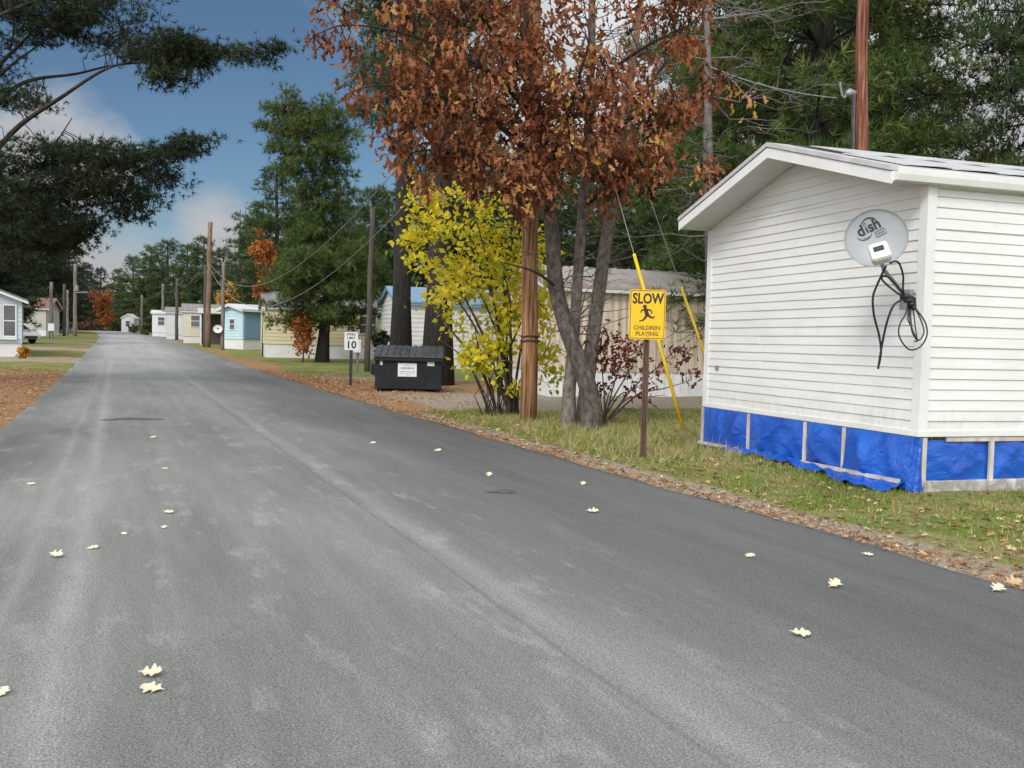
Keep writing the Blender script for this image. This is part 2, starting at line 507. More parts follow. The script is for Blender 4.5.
class MB:
    def __init__(self):
        self.v, self.f, self.mi = [], [], []
        self.cur = 0

    def add(self, vs, fs):
        k = len(self.v)
        self.v += [tuple(v) for v in vs]
        for f in fs:
            self.f.append(tuple(i + k for i in f))
            self.mi.append(self.cur)

    def box(self, a, b, mtx=None):
        x0, y0, z0 = a
        x1, y1, z1 = b
        vs = [(x0, y0, z0), (x1, y0, z0), (x1, y1, z0), (x0, y1, z0), (x0, y0, z1), (x1, y0, z1), (x1, y1, z1), (x0, y1, z1)]
        if mtx:
            vs = [tuple(mtx @ Vector(v)) for v in vs]
        self.add(vs, [(0, 3, 2, 1), (4, 5, 6, 7), (0, 1, 5, 4), (1, 2, 6, 5), (2, 3, 7, 6), (3, 0, 4, 7)])

    def bar(self, p, q, w, h, up=(0, 0, 1)):
        p, q = Vector(p), Vector(q)
        d = (q - p).normalized()
        up = Vector(up)
        if abs(d.dot(up)) > 0.98:
            up = Vector((1, 0, 0))
        sd = d.cross(up).normalized()
        u = sd.cross(d)
        vs = []
        for e in (p, q):
            for a, c in ((-1, -1), (1, -1), (1, 1), (-1, 1)):
                vs.append(e + sd * (a * w / 2) + u * (c * h / 2))
        self.add(vs, [(0, 1, 2, 3), (7, 6, 5, 4), (0, 4, 5, 1), (1, 5, 6, 2), (2, 6, 7, 3), (3, 7, 4, 0)])

    def tube(self, pts, rad, n=8, caps=True):
        pts = [Vector(p) for p in pts]
        if isinstance(rad, (int, float)):
            rad = [rad] * len(pts)
        k = len(self.v)
        prev = None
        for i, p in enumerate(pts):
            d = (pts[min(i + 1, len(pts) - 1)] - pts[max(i - 1, 0)])
            d = d.normalized() if d.length > 1e-9 else Vector((0, 0, 1))
            if prev is None:
                a = Vector((1, 0, 0)) if abs(d.x) < 0.9 else Vector((0, 1, 0))
                u = d.cross(a).normalized()
            else:
                u = (prev - d * prev.dot(d)).normalized()
            prev = u
            w = d.cross(u)
            for j in range(n):
                t = 2 * math.pi * j / n
                self.v.append(tuple(p + (u * math.cos(t) + w * math.sin(t)) * rad[i]))
        for i in range(len(pts) - 1):
            for j in range(n):
                a, b = k + i * n + j, k + i * n + (j + 1) % n
                self.f.append((a, b, b + n, a + n))
                self.mi.append(self.cur)
        if caps:
            self.f.append(tuple(k + j for j in reversed(range(n))))
            self.f.append(tuple(k + (len(pts) - 1) * n + j for j in range(n)))
            self.mi += [self.cur, self.cur]

    def prism(self, outline, depth_vec):
        """closed outline of 3D points, extruded"""
        n = len(outline)
        d = Vector(depth_vec)
        vs = [Vector(p) for p in outline] + [Vector(p) + d for p in outline]
        fs = [tuple(reversed(range(n))), tuple(range(n, 2 * n))]
        for i in range(n):
            j = (i + 1) % n
            fs.append((i, j, n + j, n + i))
        self.add(vs, fs)

    def build(self, name, mat, parent=None, smooth=False, bevel=0.0):
        me = bpy.data.meshes.new(name)
        me.from_pydata(self.v, [], self.f)
        me.validate()
        if isinstance(mat, (list, tuple)):
            me.polygons.foreach_set('material_index', self.mi[:len(me.polygons)])
        if smooth:
            me.polygons.foreach_set('use_smooth', [True] * len(me.polygons))
        o = link_mesh(name, me, mat, parent)
        if bevel:
            md = o.modifiers.new('bevel', 'BEVEL')
            md.width = bevel
            md.segments = 2
            md.limit_method = 'ANGLE'
        return o


def npmesh(name, V, F, tint=None, smooth=False):
    me = bpy.data.meshes.new(name)
    V = np.ascontiguousarray(V, np.float32)
    F = np.ascontiguousarray(F, np.int32)
    k = F.shape[1]
    me.vertices.add(len(V))
    me.vertices.foreach_set('co', V.ravel())
    me.loops.add(F.size)
    me.loops.foreach_set('vertex_index', F.ravel())
    me.polygons.add(len(F))
    me.polygons.foreach_set('loop_start', np.arange(0, F.size, k, dtype=np.int32))
    if smooth:
        me.polygons.foreach_set('use_smooth', np.ones(len(F), bool))
    if tint is not None:
        at_ = me.attributes.new('tint', 'FLOAT', 'POINT')
        at_.data.foreach_set('value', np.ascontiguousarray(tint, np.float32))
    me.update(calc_edges=True)
    return me


# ------------------------------------------------------------------ foliage kit
def frames(axis, r):
    """rotation matrices whose local z is axis, with a random roll"""
    a = axis / np.maximum(np.linalg.norm(axis, axis=1, keepdims=True), 1e-9)
    q = r.normal(size=a.shape)
    u = np.cross(a, q)
    u /= np.maximum(np.linalg.norm(u, axis=1, keepdims=True), 1e-9)
    w = np.cross(a, u)
    return np.stack([u, w, a], axis=2)


def place(tv, tf, C, Rm, S):
    k = len(tv)
    V = np.einsum('nij,kj->nki', Rm, tv) * S[:, None, None] + C[:, None, :]
    F = tf[None] + (np.arange(len(C)) * k)[:, None, None]
    return V.reshape(-1, 3), F.reshape(-1, 3)


def tuft_template(r, blades, width, spread=75):
    vs, fs = [], []
    for i in range(blades):
        th = R(spread) * math.sqrt(r.random())
        ph = r.random() * 2 * math.pi
        d = np.array([math.sin(th) * math.cos(ph), math.sin(th) * math.sin(ph), math.cos(th)])
        q = np.cross(d, r.normal(size=3))
        q /= np.linalg.norm(q)
        L = 0.7 + 0.5 * r.random()
        k = len(vs)
        vs += [q * width / 2 + d * 0.02, -q * width / 2 + d * 0.02, d * L]
        fs.append((k, k + 1, k + 2))
    return np.array(vs), np.array(fs)


# broad lobed leaf: folded along the midrib, with a lobed edge (unit length along +z)
LEAF_V = np.array([(0, 0, 0), (0, -0.03, 0.35), (0, -0.02, 0.7), (0, 0.14, 1.0),
                   (0.20, 0.16, 0.26), (0.09, 0.06, 0.42), (0.28, 0.24, 0.64), (0.10, 0.05, 0.76),
                   (-0.19, 0.09, 0.30), (-0.09, 0.05, 0.46), (-0.25, 0.17, 0.70), (-0.09, 0.04, 0.80)], float)
LEAF_F = np.array([(0, 1, 4), (4, 1, 5), (5, 1, 2), (5, 2, 6), (6, 2, 7), (7, 2, 3),
                   (0, 8, 1), (8, 9, 1), (9, 2, 1), (9, 10, 2), (10, 11, 2), (11, 3, 2)])
SLEAF_V = np.array([(0, 0, 0), (0.32, 0.08, 0.45), (0, 0, 1.0), (-0.32, 0.08, 0.45)], float)
SLEAF_F = np.array([(0, 1, 2), (0, 2, 3)])


def foliage_mesh(name, C, axis, size, r, kind='tuft', tint=None, blades=9, width=0.12, spread=75):
    N = len(C)
    if tint is None:
        tint = r.random(N)
    if kind == 'tuft':
        Vs, Fs, Ts = [], [], []
        off = 0
        parts = 5
        idx = np.arange(N) % parts
        for p in range(parts):
            sel = idx == p
            if not sel.any():
                continue
            tv, tf = tuft_template(r, blades, width, spread)
            V, F = place(tv, tf, C[sel], frames(axis[sel], r), size[sel])
            Vs.append(V)
            Fs.append(F + off)
            Ts.append(np.repeat(tint[sel], len(tv)))
            off += len(V)
        return npmesh(name, np.concatenate(Vs), np.concatenate(Fs), np.concatenate(Ts))
    tv, tf = (LEAF_V, LEAF_F) if kind == 'leaf' else (SLEAF_V, SLEAF_F)
    V, F = place(tv, tf, C, frames(axis, r), size)
    return npmesh(name, V, F, np.repeat(tint, len(tv)))


def curve(p, q, r, sag=0.1, n=4, wob=0.05):
    p, q = np.array(p, float), np.array(q, float)
    L = np.linalg.norm(q - p)
    pts = []
    for i in range(n + 1):
        u = i / n
        x = p + (q - p) * u
        x[2] += sag * L * math.sin(math.pi * u)
        if 0 < i < n:
            x += r.normal(size=3) * wob * L
        pts.append(x)
    return pts


def pine_meshes(seed, H, base, Rm, whorls, per, tufts=1.0, tsize=0.32, blades=9, width=0.11, droop=0.10, lift=0.18,
                trunk_r=0.3, top_sharp=1.0, gap=0.0, kink=0.15, lump=0.0):
    """a white pine: trunk with limbs, and the needle tufts its side twigs carry"""
    r = np.random.default_rng(seed)
    w = MB()
    n = 9
    tp = []
    r.random()
    for i in range(n + 1):
        u = i / n
        tp.append(Vector((kink * math.sin(u * 4 + seed) * u, kink * math.cos(u * 3.1 + seed) * u, H * u - (0.25 if i == 0 else 0))))
    rad = [trunk_r * (1.35 if i == 0 else 1.0) * (1 - 0.93 * (i / n)) ** 0.85 + 0.015 for i in range(n + 1)]
    w.tube(tp, rad, 10)
    C, A, T = [], [], []

    def trunk_at(z):
        u = min(max(z / H, 0), 0.999) * n
        i = int(u)
        return np.array(tp[i].lerp(tp[i + 1], u - i))
    for k in range(whorls):
        u = (k + r.uniform(-0.3, 0.3)) / whorls
        u = min(max(u, 0), 0.995)
        z0_ = base + (H - base) * u
        gapz = (H - base) / whorls
        prof = (1 - u) ** top_sharp * 0.9 + 0.12
        if u < 0.2:
            prof *= 0.7 + 1.5 * u
        prof *= 1 + lump * math.sin(u * 8.0 + 0.6)
        if r.random() < gap:
            continue
        a0 = r.uniform(0, 6.28)
        m = per + r.integers(-1, 2)
        for j in range(max(2, m)):
            az = a0 + 6.283 * j / max(2, m) + r.uniform(-0.35, 0.35)
            L = Rm * prof * r.uniform(0.55, 1.12)
            dirh = np.array([math.cos(az), math.sin(az), 0])
            up = lift + 0.25 * u + r.uniform(-0.08, 0.08)
            o = trunk_at(min(z0_ + r.uniform(-0.6, 0.6) * gapz, H * 0.985))
            pts = []
            for q in range(6):
                v = q / 5
                pts.append(o + dirh * (L * v) + np.array([0, 0, L * (up * v - (droop + 0.1) * v * v * 1.3)])
                           + r.normal(size=3) * 0.04 * L * (v > 0))
            w.tube(pts, [max(0.012, 0.028 * L * 0.42 * (1 - v / 5.5)) for v in range(6)], 4, False)
            nsub = max(5, int(L * 3.6))
            side = np.array([-dirh[1], dirh[0], 0])
            for q in range(nsub):
                v = 0.25 + 0.75 * (q + r.random()) / nsub
                i = min(int(v * 5), 4)
                b0 = pts[i] + (pts[i + 1] - pts[i]) * (v * 5 - i)
                sl = (0.42 * L * (1.15 - v) + 0.25) * r.uniform(0.6, 1.1)
                sg = 1 if q % 2 else -1
                dv = dirh * 0.75 + side * sg * r.uniform(0.4, 1.0) + np.array([0, 0, r.uniform(-0.05, 0.3)])
                dv /= np.linalg.norm(dv)
                nt_ = max(2, int(sl * 5.0 * tufts))
                tone = np.clip(0.42 + 0.22 * r.normal(), 0.02, 0.95)
                for e in range(nt_):
                    x = b0 + dv * sl * ((e + r.random()) / nt_) + r.normal(size=3) * np.array((0.11, 0.11, 0.15))
                    C.append(x)
                    A.append(dv * 0.7 + np.array([0, 0, 0.45]) + r.normal(size=3) * 0.35)
                    T.append(np.clip(tone + 0.13 * r.normal(), 0, 1))
    C, A, T = np.array(C), np.array(A), np.array(T)
    S = tsize * r.uniform(0.7, 1.25, len(C))
    crown = foliage_mesh('crown', C, A, S, r, 'tuft', T, blades, width)
    return w, crown


def plant(name, w, crown, wood_mat, leaf_mat, loc, rotz, label, cat, group=None, scale=(1, 1, 1)):
    root = empty(name, loc, rotz, label, cat, group)
    root.scale = scale
    w.build('trunk', wood_mat, root, smooth=True)
    link_mesh('crown', crown, leaf_mat, root)
    return root


def clump_tree(r, limbs, clumps, trunk_mb, kind, size, per_cluster, cluster_sigma, twig_r=0.008, hang=0.0, up=0.2,
               outward=0.6, blades=9, width=0.11, twig_sag=0.04, tone_sd=0.25, spread=75):
    """leaves gathered in clusters at twig ends; every twig starts from the nearest limb.
    clumps: (centre, (rx, ry, rz), number of clusters)"""
    lp = []
    for l in limbs:
        for a, b in zip(l[:-1], l[1:]):
            a, b = np.array(a), np.array(b)
            for u in np.linspace(0, 1, 6)[:-1]:
                lp.append(a + (b - a) * u)
        lp.append(np.array(l[-1]))
    lp = np.array(lp)
    C, A, T = [], [], []
    for (c, rad, ncl) in clumps:
        c, rad = np.array(c, float), np.array(rad, float)
        for _ in range(ncl):
            v = r.normal(size=3)
            v = v / np.linalg.norm(v) * r.random() ** 0.45
            p = c + v * rad
            d = np.linalg.norm(lp - p, axis=1)
            o = lp[int(np.argmin(d + r.random(len(d)) * 0.25))]
            trunk_mb.tube(curve(o, p, r, twig_sag, 3, 0.05), [twig_r * 1.8, twig_r * 1.4, twig_r, twig_r * 0.6], 3, False)
            out = p - o
            out = out / max(np.linalg.norm(out), 1e-6)
            m = max(2, int(per_cluster * r.uniform(0.5, 1.4)))
            tone = np.clip(0.45 + tone_sd * r.normal(), 0.02, 0.95)
            q = p + r.normal(size=(m, 3)) * np.array(cluster_sigma)
            # some leaves sit back along the twig
            back = r.random(m) ** 2
            q = q - out[None] * back[:, None] * min(1.0, d.min() * 0.5)
            C.append(q)
            A.append(out[None] * outward + np.array([0, 0, up - hang])[None] + r.normal(size=(m, 3)) * 0.45)
            T.append(np.clip(tone + 0.15 * r.normal(size=m), 0, 1))
    C, A, T = np.concatenate(C), np.concatenate(A), np.concatenate(T)
    S = size * r.uniform(0.65, 1.25, len(C))
    return foliage_mesh('crown', C, A, S, r, kind, T, blades, width, spread)


def pc(px, py, rx, ry, D, rd, n):
    """clump of foliage: centre and half-axes"""
    p = P(px, py, D)
    return (p, (rx * D / FPX, rd, ry * D / FPX), n)


exec_parts = []
del exec_parts

# ------------------------------------------------------------------ light and sky
SUN_DIR = Vector((-0.30, -0.72, 0.62)).normalized()
sun_d = bpy.data.lights.new('sun', 'SUN')
sun_d.energy = 2.0
sun_d.angle = R(17)
sun_d.color = (1.0, 0.96, 0.90)
sun = bpy.data.objects.new('sun', sun_d)
col.objects.link(sun)
sun.rotation_euler = SUN_DIR.to_track_quat('Z', 'Y').to_euler()

world = bpy.data.worlds.new('World')
scene.world = world
world.use_nodes = True
nt = world.node_tree
bg = nt.nodes['Background']
sky = nt.nodes.new('ShaderNodeTexSky')
sky.sky_type = 'NISHITA'
sky.sun_disc = False
sky.sun_elevation = math.asin(SUN_DIR.z)
sky.sun_rotation = math.atan2(SUN_DIR.x, SUN_DIR.y)
sky.altitude = 200
sky.air_density = 1.0
sky.dust_density = 0.6
sky.ozone_density = 2.0
gen = nt.nodes.new('ShaderNodeTexCoord').outputs['Generated']
n1 = noise(nt, mapping(nt, gen, (1, 1, 1.7)), 3.2, 9, 0.58)
n1.inputs['Distortion'].default_value = 0.25


def lobe(px, py, inner, outer, amount):
    """a bank of cloud (or a gap in it) in one direction of the sky; angles in degrees"""
    d = ray(px, py).normalized()
    v = nt.nodes.new('ShaderNodeVectorMath')
    v.operation = 'DOT_PRODUCT'
    nt.links.new(gen, v.inputs[0])
    v.inputs[1].default_value = d
    mr = nn(nt, 'ShaderNodeMapRange', interpolation_type='SMOOTHSTEP')
    mr.inputs[1].default_value, mr.inputs[2].default_value = math.cos(R(outer)), math.cos(R(inner))
    mr.inputs[3].default_value, mr.inputs[4].default_value = 0.0, amount
    nt.links.new(v.outputs['Value'], mr.inputs[0])
    return mr.outputs[0]


cov = math_(nt, 'ADD', n1.outputs[0], 0.16)
for a in ((215, 110, 5, 15, -0.34), (60, -200, 6, 20, -0.2), (78, 128, 0.5, 5.0, 0.40), (245, 215, 0.3, 4.5, 0.20),
          (300, -20, 1, 6, 0.24), (1000, 110, 6, 30, 0.3), (650, 60, 5, 16, 0.22), (130, 290, 2, 9, 0.16)):
    cov = math_(nt, 'ADD', cov, lobe(*a))
mask = nn(nt, 'ShaderNodeMapRange', interpolation_type='SMOOTHSTEP')
mask.inputs[1].default_value, mask.inputs[2].default_value = 0.47, 0.72
nt.links.new(cov, mask.inputs[0])
# cloud brightness: brighter towards the sun, broken up by the cloud's own thickness
dv = nt.nodes.new('ShaderNodeVectorMath')
dv.operation = 'DOT_PRODUCT'
nt.links.new(gen, dv.inputs[0])
dv.inputs[1].default_value = SUN_DIR
br = nn(nt, 'ShaderNodeMapRange', interpolation_type='SMOOTHSTEP')
br.inputs[1].default_value, br.inputs[2].default_value = -0.75, 0.9
br.inputs[3].default_value, br.inputs[4].default_value = 0.37, 2.1
nt.links.new(dv.outputs['Value'], br.inputs[0])
n2 = noise(nt, mapping(nt, gen, (1, 1, 1.6)), 5.5, 6, 0.55)
sh = nn(nt, 'ShaderNodeMapRange')
sh.inputs[1].default_value, sh.inputs[2].default_value = 0.3, 0.7
sh.inputs[3].default_value, sh.inputs[4].default_value = 0.75, 1.15
nt.links.new(n2.outputs[0], sh.inputs[0])
cb = math_(nt, 'MULTIPLY', math_(nt, 'ADD', br.outputs[0], lobe(900, 60, 8, 32, 0.28)), sh.outputs[0])
cc = nt.nodes.new('ShaderNodeVectorMath')
cc.operation = 'SCALE'
cc.inputs[0].default_value = (0.95, 0.97, 1.0)
nt.links.new(cb, cc.inputs['Scale'])
sk = nt.nodes.new('ShaderNodeVectorMath')
sk.operation = 'SCALE'
sk.inputs['Scale'].default_value = 0.062
nt.links.new(mixc(nt, 1.0, sky.outputs[0], (0.84, 1.0, 1.09), 'MULTIPLY'), sk.inputs[0])
nt.links.new(mixc(nt, mask.outputs[0], sk.outputs[0], cc.outputs[0]), bg.inputs['Color'])
bg.inputs['Strength'].default_value = 1.0

scene.view_settings.view_transform = 'Standard'
scene.view_settings.look = 'None'
scene.view_settings.gamma = 1.0
scene.view_settings.exposure = 0.12
scene.cycles.use_denoising = True
scene.cycles.max_bounces = 6
scene.cycles.diffuse_bounces = 3
scene.cycles.transmission_bounces = 4

# ------------------------------------------------------------------ ground
sv = np.unique(np.concatenate([np.arange(-12, 24, 0.25), np.arange(24, 60, 0.5), np.arange(60, 190, 2.0),
                               np.geomspace(190, 1500, 16), -np.geomspace(12, 300, 10)]))
tv = np.unique(np.concatenate([np.arange(-6, 16, 0.2), np.arange(-40, -6, 1.0), np.arange(16, 60, 1.0),
                               np.geomspace(60, 900, 14), -np.geomspace(40, 900, 14)]))
SS, TT = np.meshgrid(sv, tv, indexing='ij')
Z = zground(SS, TT)
gx, gy = DX * SS + DY * TT, DY * SS - DX * TT
ns_, nt2 = SS.shape
idx = np.arange(ns_ * nt2).reshape(ns_, nt2)
Fq = np.stack([idx[:-1, :-1], idx[:-1, 1:], idx[1:, 1:], idx[1:, :-1]], -1).reshape(-1, 4)
gm = npmesh('ground', np.stack([gx, gy, Z], -1).reshape(-1, 3), Fq, smooth=True)
tt = (TT - bend(SS)).ravel()
ss = SS.ravel()


def band(v, a, b, e=0.3):
    return np.clip((v - a) / e + 0.5, 0, 1) * np.clip((b - v) / e + 0.5, 0, 1)


right = tt > 2
grass = np.ones(len(ss)) * 0.72
litter = np.zeros(len(ss))
# right verge beside the near house, gravel shoulder along the asphalt
grass = np.where(right & (ss < 18.3), np.clip((tt - 5.35) / 0.55, 0.0, 1) * 0.9 + 0.0, grass)
litter = np.where(right & (ss < 18.3), 0.46 * band(tt, 5.0, 5.6, 0.5) + 0.36 * band(tt, 5.8, 9, 0.8), litter)
# gravel lane crossing to the right, by the dumpster
lane = band(ss, 18.3, 33, 0.6) * (tt > 5.0)
laner = np.where(tt > 9.0, band(ss, 18.3, 23.8, 0.6), lane)
grass = np.where(right & (laner > 0), np.minimum(grass, 1 - laner), grass)
litter = np.where(right & (ss > 18) & (ss < 40), np.maximum(0.70 * band(tt, 5.0, 6.4, 0.9), 0.62 * band(ss, 23.5, 31, 2.0) * (tt > 5)), litter)
litter = np.where(right & (ss >= 40), 0.5 * band(tt, 5.0, 6.6, 0.8) + 0.3 * band(ss, 40, 50, 3), litter)
litter = np.maximum(litter, 0.75 * np.exp(-(((ss - 30.5) / 2.0) ** 2 + ((tt - 11.3) / 2.4) ** 2)))
# left: needle-covered yard, then lawns and gravel drives in turn
left = tt < -1
litter = np.where(left & (ss < 36), 0.80, litter)
grass = np.where(left & (ss < 36), 0.15, grass)
YB = [(362, 371, 1), (357, 362, 0), (350.5, 357, 1), (347.5, 350.5, 0), (343.5, 347.5, 1), (341.5, 343.5, 0), (336, 341.5, 1)]
for y0, y1, gr in YB:
    q0, q1 = G(52, y1), G(52, y0)
    s0, s1 = st(q0.x, q0.y)[0], st(q1.x, q1.y)[0]
    sel = left & (ss >= s0) & (ss < s1)
    grass = np.where(sel, 1.15 if gr else 0.0, grass)
    litter = np.where(sel, 0.42 * band(tt, -4.0, -1.4, 1.0), litter)
# the woodland floor further off
far = (np.abs(tt) > 34) | (ss > 150)
litter = np.where(far, 0.8, litter)
ga = gm.attributes.new('grass', 'FLOAT', 'POINT')
ga.data.foreach_set('value', grass.astype(np.float32))
la = gm.attributes.new('litter', 'FLOAT', 'POINT')
la.data.foreach_set('value', litter.astype(np.float32))
tag(link_mesh('ground', gm, M['ground']), kind='structure')

# road: one sheet, 4 mm and more above the ground beneath it, ragged along its edges
rs = np.unique(np.concatenate([np.arange(-14, 60, 0.2), np.arange(60, 176, 1.0)]))
rt = np.concatenate([[0.0, 0.004], np.linspace(0.02, 0.98, 15), [0.996, 1.0]])
RS, RU = np.meshgrid(rs, rt, indexing='ij')
eL = ROAD_L + 0.05 * np.sin(RS * 1.3) * np.sin(RS * 0.37) + 0.025 * np.sin(RS * 4.1)
eR = ROAD_R + 0.05 * np.sin(RS * 1.1 + 1) * np.sin(RS * 0.29) + 0.03 * np.sin(RS * 3.7)
RT = eL + (eR - eL) * RU + bend(RS)
RZ = zroad(RS) + 0.03 - 0.035 * ((RU < 0.001) | (RU > 0.999))
rx, ry = DX * RS + DY * RT, DY * RS - DX * RT
a_, b_ = RS.shape
idx = np.arange(a_ * b_).reshape(a_, b_)
Fq = np.stack([idx[:-1, :-1], idx[:-1, 1:], idx[1:, 1:], idx[1:, :-1]], -1).reshape(-1, 4)
rm = npmesh('road', np.stack([rx, ry, RZ], -1).reshape(-1, 3), Fq, smooth=True)
uvl = rm.uv_layers.new(name='road')
uvs = np.stack([RS, RT - bend(RS)], -1).reshape(-1, 2)[Fq.ravel()]
uvl.data.foreach_set('uv', uvs.astype(np.float32).ravel())
tag(link_mesh('road', rm, M['asphalt']), kind='structure')


def zroad_top(x, y):
    return float(zroad(st(x, y)[0])) + 0.03


# worn patch and cracked hollow in the asphalt
def patch_obj(name, px, py, rx_, ry_, mat, seed):
    c = G(px, py)
    r = random.Random(seed)
    mb = MB()
    n = 28
    pts = []
    s0, t0 = st(c.x, c.y)
    for i in range(n):
        a = 2 * math.pi * i / n
        k = 1 + 0.28 * math.sin(3 * a + seed) + r.uniform(-0.12, 0.12)
        x, y = xy(s0 + math.sin(a) * ry_ * k, t0 + math.cos(a) * rx_ * k)
        pts.append((x, y, zroad_top(x, y) + 0.004))
    mb.add(pts, [tuple(range(n))])
    return tag(mb.build(name, mat), kind='structure')


M['patch_dark'] = surf('patch_dark', (0.055, 0.057, 0.06), (0.12, 0.123, 0.125), 14, 0.9, bmp=0.6, bdist=0.02)
patch_obj('road_patch', 132, 421, 0.42, 0.25, M['patch_dark'], 3)
patch_obj('road_patch', 503, 495, 0.14, 0.10, M['patch_dark'], 5)

# ------------------------------------------------------------------ near house
def lap_wall(mb, o, ux, L, z0, z1, nrm, course, ridge=None, lap=0.013, joints=None):
    """overlapping boards; ridge = height of a gable peak above z1"""
    o, ux, nrm = Vector(o), Vector(ux), Vector(nrm)
    ztop = z1 + (ridge or 0)
    z = z0
    while z < ztop - 1e-6:
        zt = min(z + course, ztop)

        def ext(zz):
            if ridge is None or zz <= z1:
                return 0.0, L
            k = (zz - z1) / ridge * L / 2
            return min(k, L / 2), max(L - k, L / 2)
        if ridge is not None and z < z1 - 1e-6 < zt - 1e-6 and zt > z1 + 1e-6:
            zt = z1
        a0, a1 = ext(z)
        b0, b1 = ext(zt)
        zv = Vector((0, 0, 1))
        if joints and a0 == b0 and a1 == b1:
            cuts = [a0]
            while cuts[-1] + 3.4 < a1:
                cuts.append(cuts[-1] + joints.uniform(1.3, 3.6))
            cuts.append(a1)
            for c0, c1 in zip(cuts[:-1], cuts[1:]):
                k = lap + joints.uniform(-0.002, 0.003)
                w1, w2 = joints.uniform(-0.0025, 0.0025), joints.uniform(-0.0025, 0.0025)
                p = [o + ux * c0 + nrm * k + zv * (z + w1), o + ux * c1 + nrm * k + zv * (z + w2), o + ux * c1 + nrm * (k - lap) + zv * (zt + 0.004),
                     o + ux * c0 + nrm * (k - lap) + zv * (zt + 0.004), o + ux * c0 - nrm * 0.004 + zv * z, o + ux * c1 - nrm * 0.004 + zv * z]
                mb.add(p, [(0, 1, 2, 3), (4, 5, 1, 0), (0, 3, 4), (1, 5, 2)])
            z = zt
            continue
        p = [o + ux * a0 + nrm * lap + zv * z, o + ux * a1 + nrm * lap + zv * z,
             o + ux * b1 + zv * zt, o + ux * b0 + zv * zt,
             o + ux * a0 + zv * z, o + ux * a1 + zv * z]
        mb.add(p, [(0, 1, 2, 3), (4, 5, 1, 0)])
        z = zt


def gable_roof(parent, Lx, Wy, zt, ridge, oh_end, oh_eave, thick, mat_top, name='roof', fascia=None, soffit=None, fh=0.16, ribs=0.0):
    """ridge along local x"""
    m = MB()
    slope = ridge / (Wy / 2)
    ye = -oh_eave
    x0, x1 = -oh_end, Lx + oh_end
    ze = zt - slope * oh_eave + 0.06
    zr = zt + ridge + 0.06
    prof = [(ye, ze), (Wy / 2, zr), (Wy + oh_eave, ze)]
    top = [(y, z + thick) for y, z in prof]
    out = prof + list(reversed(top))
    # two slabs
    for side in (0, 1):
        a, b = prof[side], prof[side + 1]
        q = [(a[0], a[1]), (b[0], b[1]), (b[0], b[1] + thick), (a[0], a[1] + thick)]
        m.prism([(x0 - 0.035, y, z) for y, z in q], (x1 - x0 + 0.07, 0, 0))
        if ribs:
            d = Vector((0, b[0] - a[0], b[1] - a[1]))
            nx = Vector((0, -d.z, d.y)).normalized()
            if nx.z < 0:
                nx = -nx
            x = x0 + ribs / 2
            while x < x1:
                p = Vector((x, a[0], a[1] + thick)) + nx * 0.012
                m.bar(p + d * 0.005, p + d * 0.995, 0.035, 0.03, nx)
                x += ribs
    ro = m.build(name, mat_top, parent)
    if fascia:
        f = MB()
        zz = fh
        for side in (0, 1):
            a, b = prof[side], prof[side + 1]
            for xe, dx in ((x0, -0.02), (x1, 0.02)):
                e0 = 0.0
                q = [(a[0], a[1] - zz), (b[0], b[1] - zz), (b[0], b[1] - 0.012), (a[0], a[1] - 0.012)]
                f.prism([(xe, y, z) for y, z in q], (dx, 0, 0))
        for ye_, sg in ((ye, -1), (Wy + oh_eave, 1)):
            f.box((x0, min(ye_, ye_ + sg * 0.02), ze - zz * 0.85), (x1, max(ye_, ye_ + sg * 0.02), ze - 0.014))
        f.build('fascia', fascia, ro)
    if soffit:
        s_ = MB()
        zz = fh - 0.02
        for side in (0, 1):
            a, b = prof[side], prof[side + 1]
            for xa, xb in ((x0 + 0.001, -0.016), (Lx + 0.016, x1 - 0.001)):
                if xb - xa > 0.03:
                    q = [(a[0], a[1] - zz), (b[0], b[1] - zz), (b[0], b[1] - 0.004), (a[0], a[1] - 0.004)]
                    s_.prism([(xa, y, z) for y, z in q], (xb - xa, 0, 0))
        if oh_eave > 0.03:
            for ya, yb in ((ye + 0.001, -0.016), (Wy + 0.016, Wy + oh_eave - 0.001)):
                s_.box((-0.016, ya, zt - slope * oh_eave - zz * 0.6), (Lx + 0.016, yb, zt - slope * oh_eave + 0.02))
        s_.build('soffit', soffit, ro)
    return ro, ze, zr


C0 = P(916, 488, 9.5)
HANG = math.atan2(0.308, 0.951)
HX, HY = C0.x, C0.y
house = empty('mobile_home', (HX, HY, 0.0), HANG, 'white lap-sided mobile home skirted with blue tarp, a dish on its near corner', 'mobile home')
HL, HW = 14.0, 4.28
WB, WT, RG = 0.655, 3.165, 0.62
wl = MB()
lap_wall(wl, (0, 0, 0), (0, 1, 0), HW, WB, WT, (-1, 0, 0), 0.107, RG, joints=random.Random(5))
wl.build('gable_wall', M['siding_white'], house)
wl = MB()
lap_wall(wl, (HL, 0, 0), (-1, 0, 0), HL, WB, WT, (0, -1, 0), 0.107, joints=random.Random(6))
wl.build('long_wall', M['siding_white'], house)
wl = MB()
lap_wall(wl, (0, HW, 0), (1, 0, 0), HL, WB, WT, (0, 1, 0), 0.107)
lap_wall(wl, (HL, HW, 0), (0, -1, 0), HW, WB, WT, (1, 0, 0), 0.107, RG)
wl.box((0.01, 0.01, WB - 0.05), (HL - 0.01, HW - 0.01, WB - 0.005))
wl.build('back_wall', M['siding_white'], house)
for (x0_, y0_, x1_, y1_) in ((-0.026, -0.026, -0.001, 0.085), (-0.001, -0.026, 0.085, -0.001), (-0.026, HW - 0.085, -0.001, HW + 0.026)):
    tr = MB()
    tr.box((x0_, y0_, WB - 0.012), (x1_, y1_, WT - 0.06))
    tr.build('corner_trim', M['trim_white'], house)
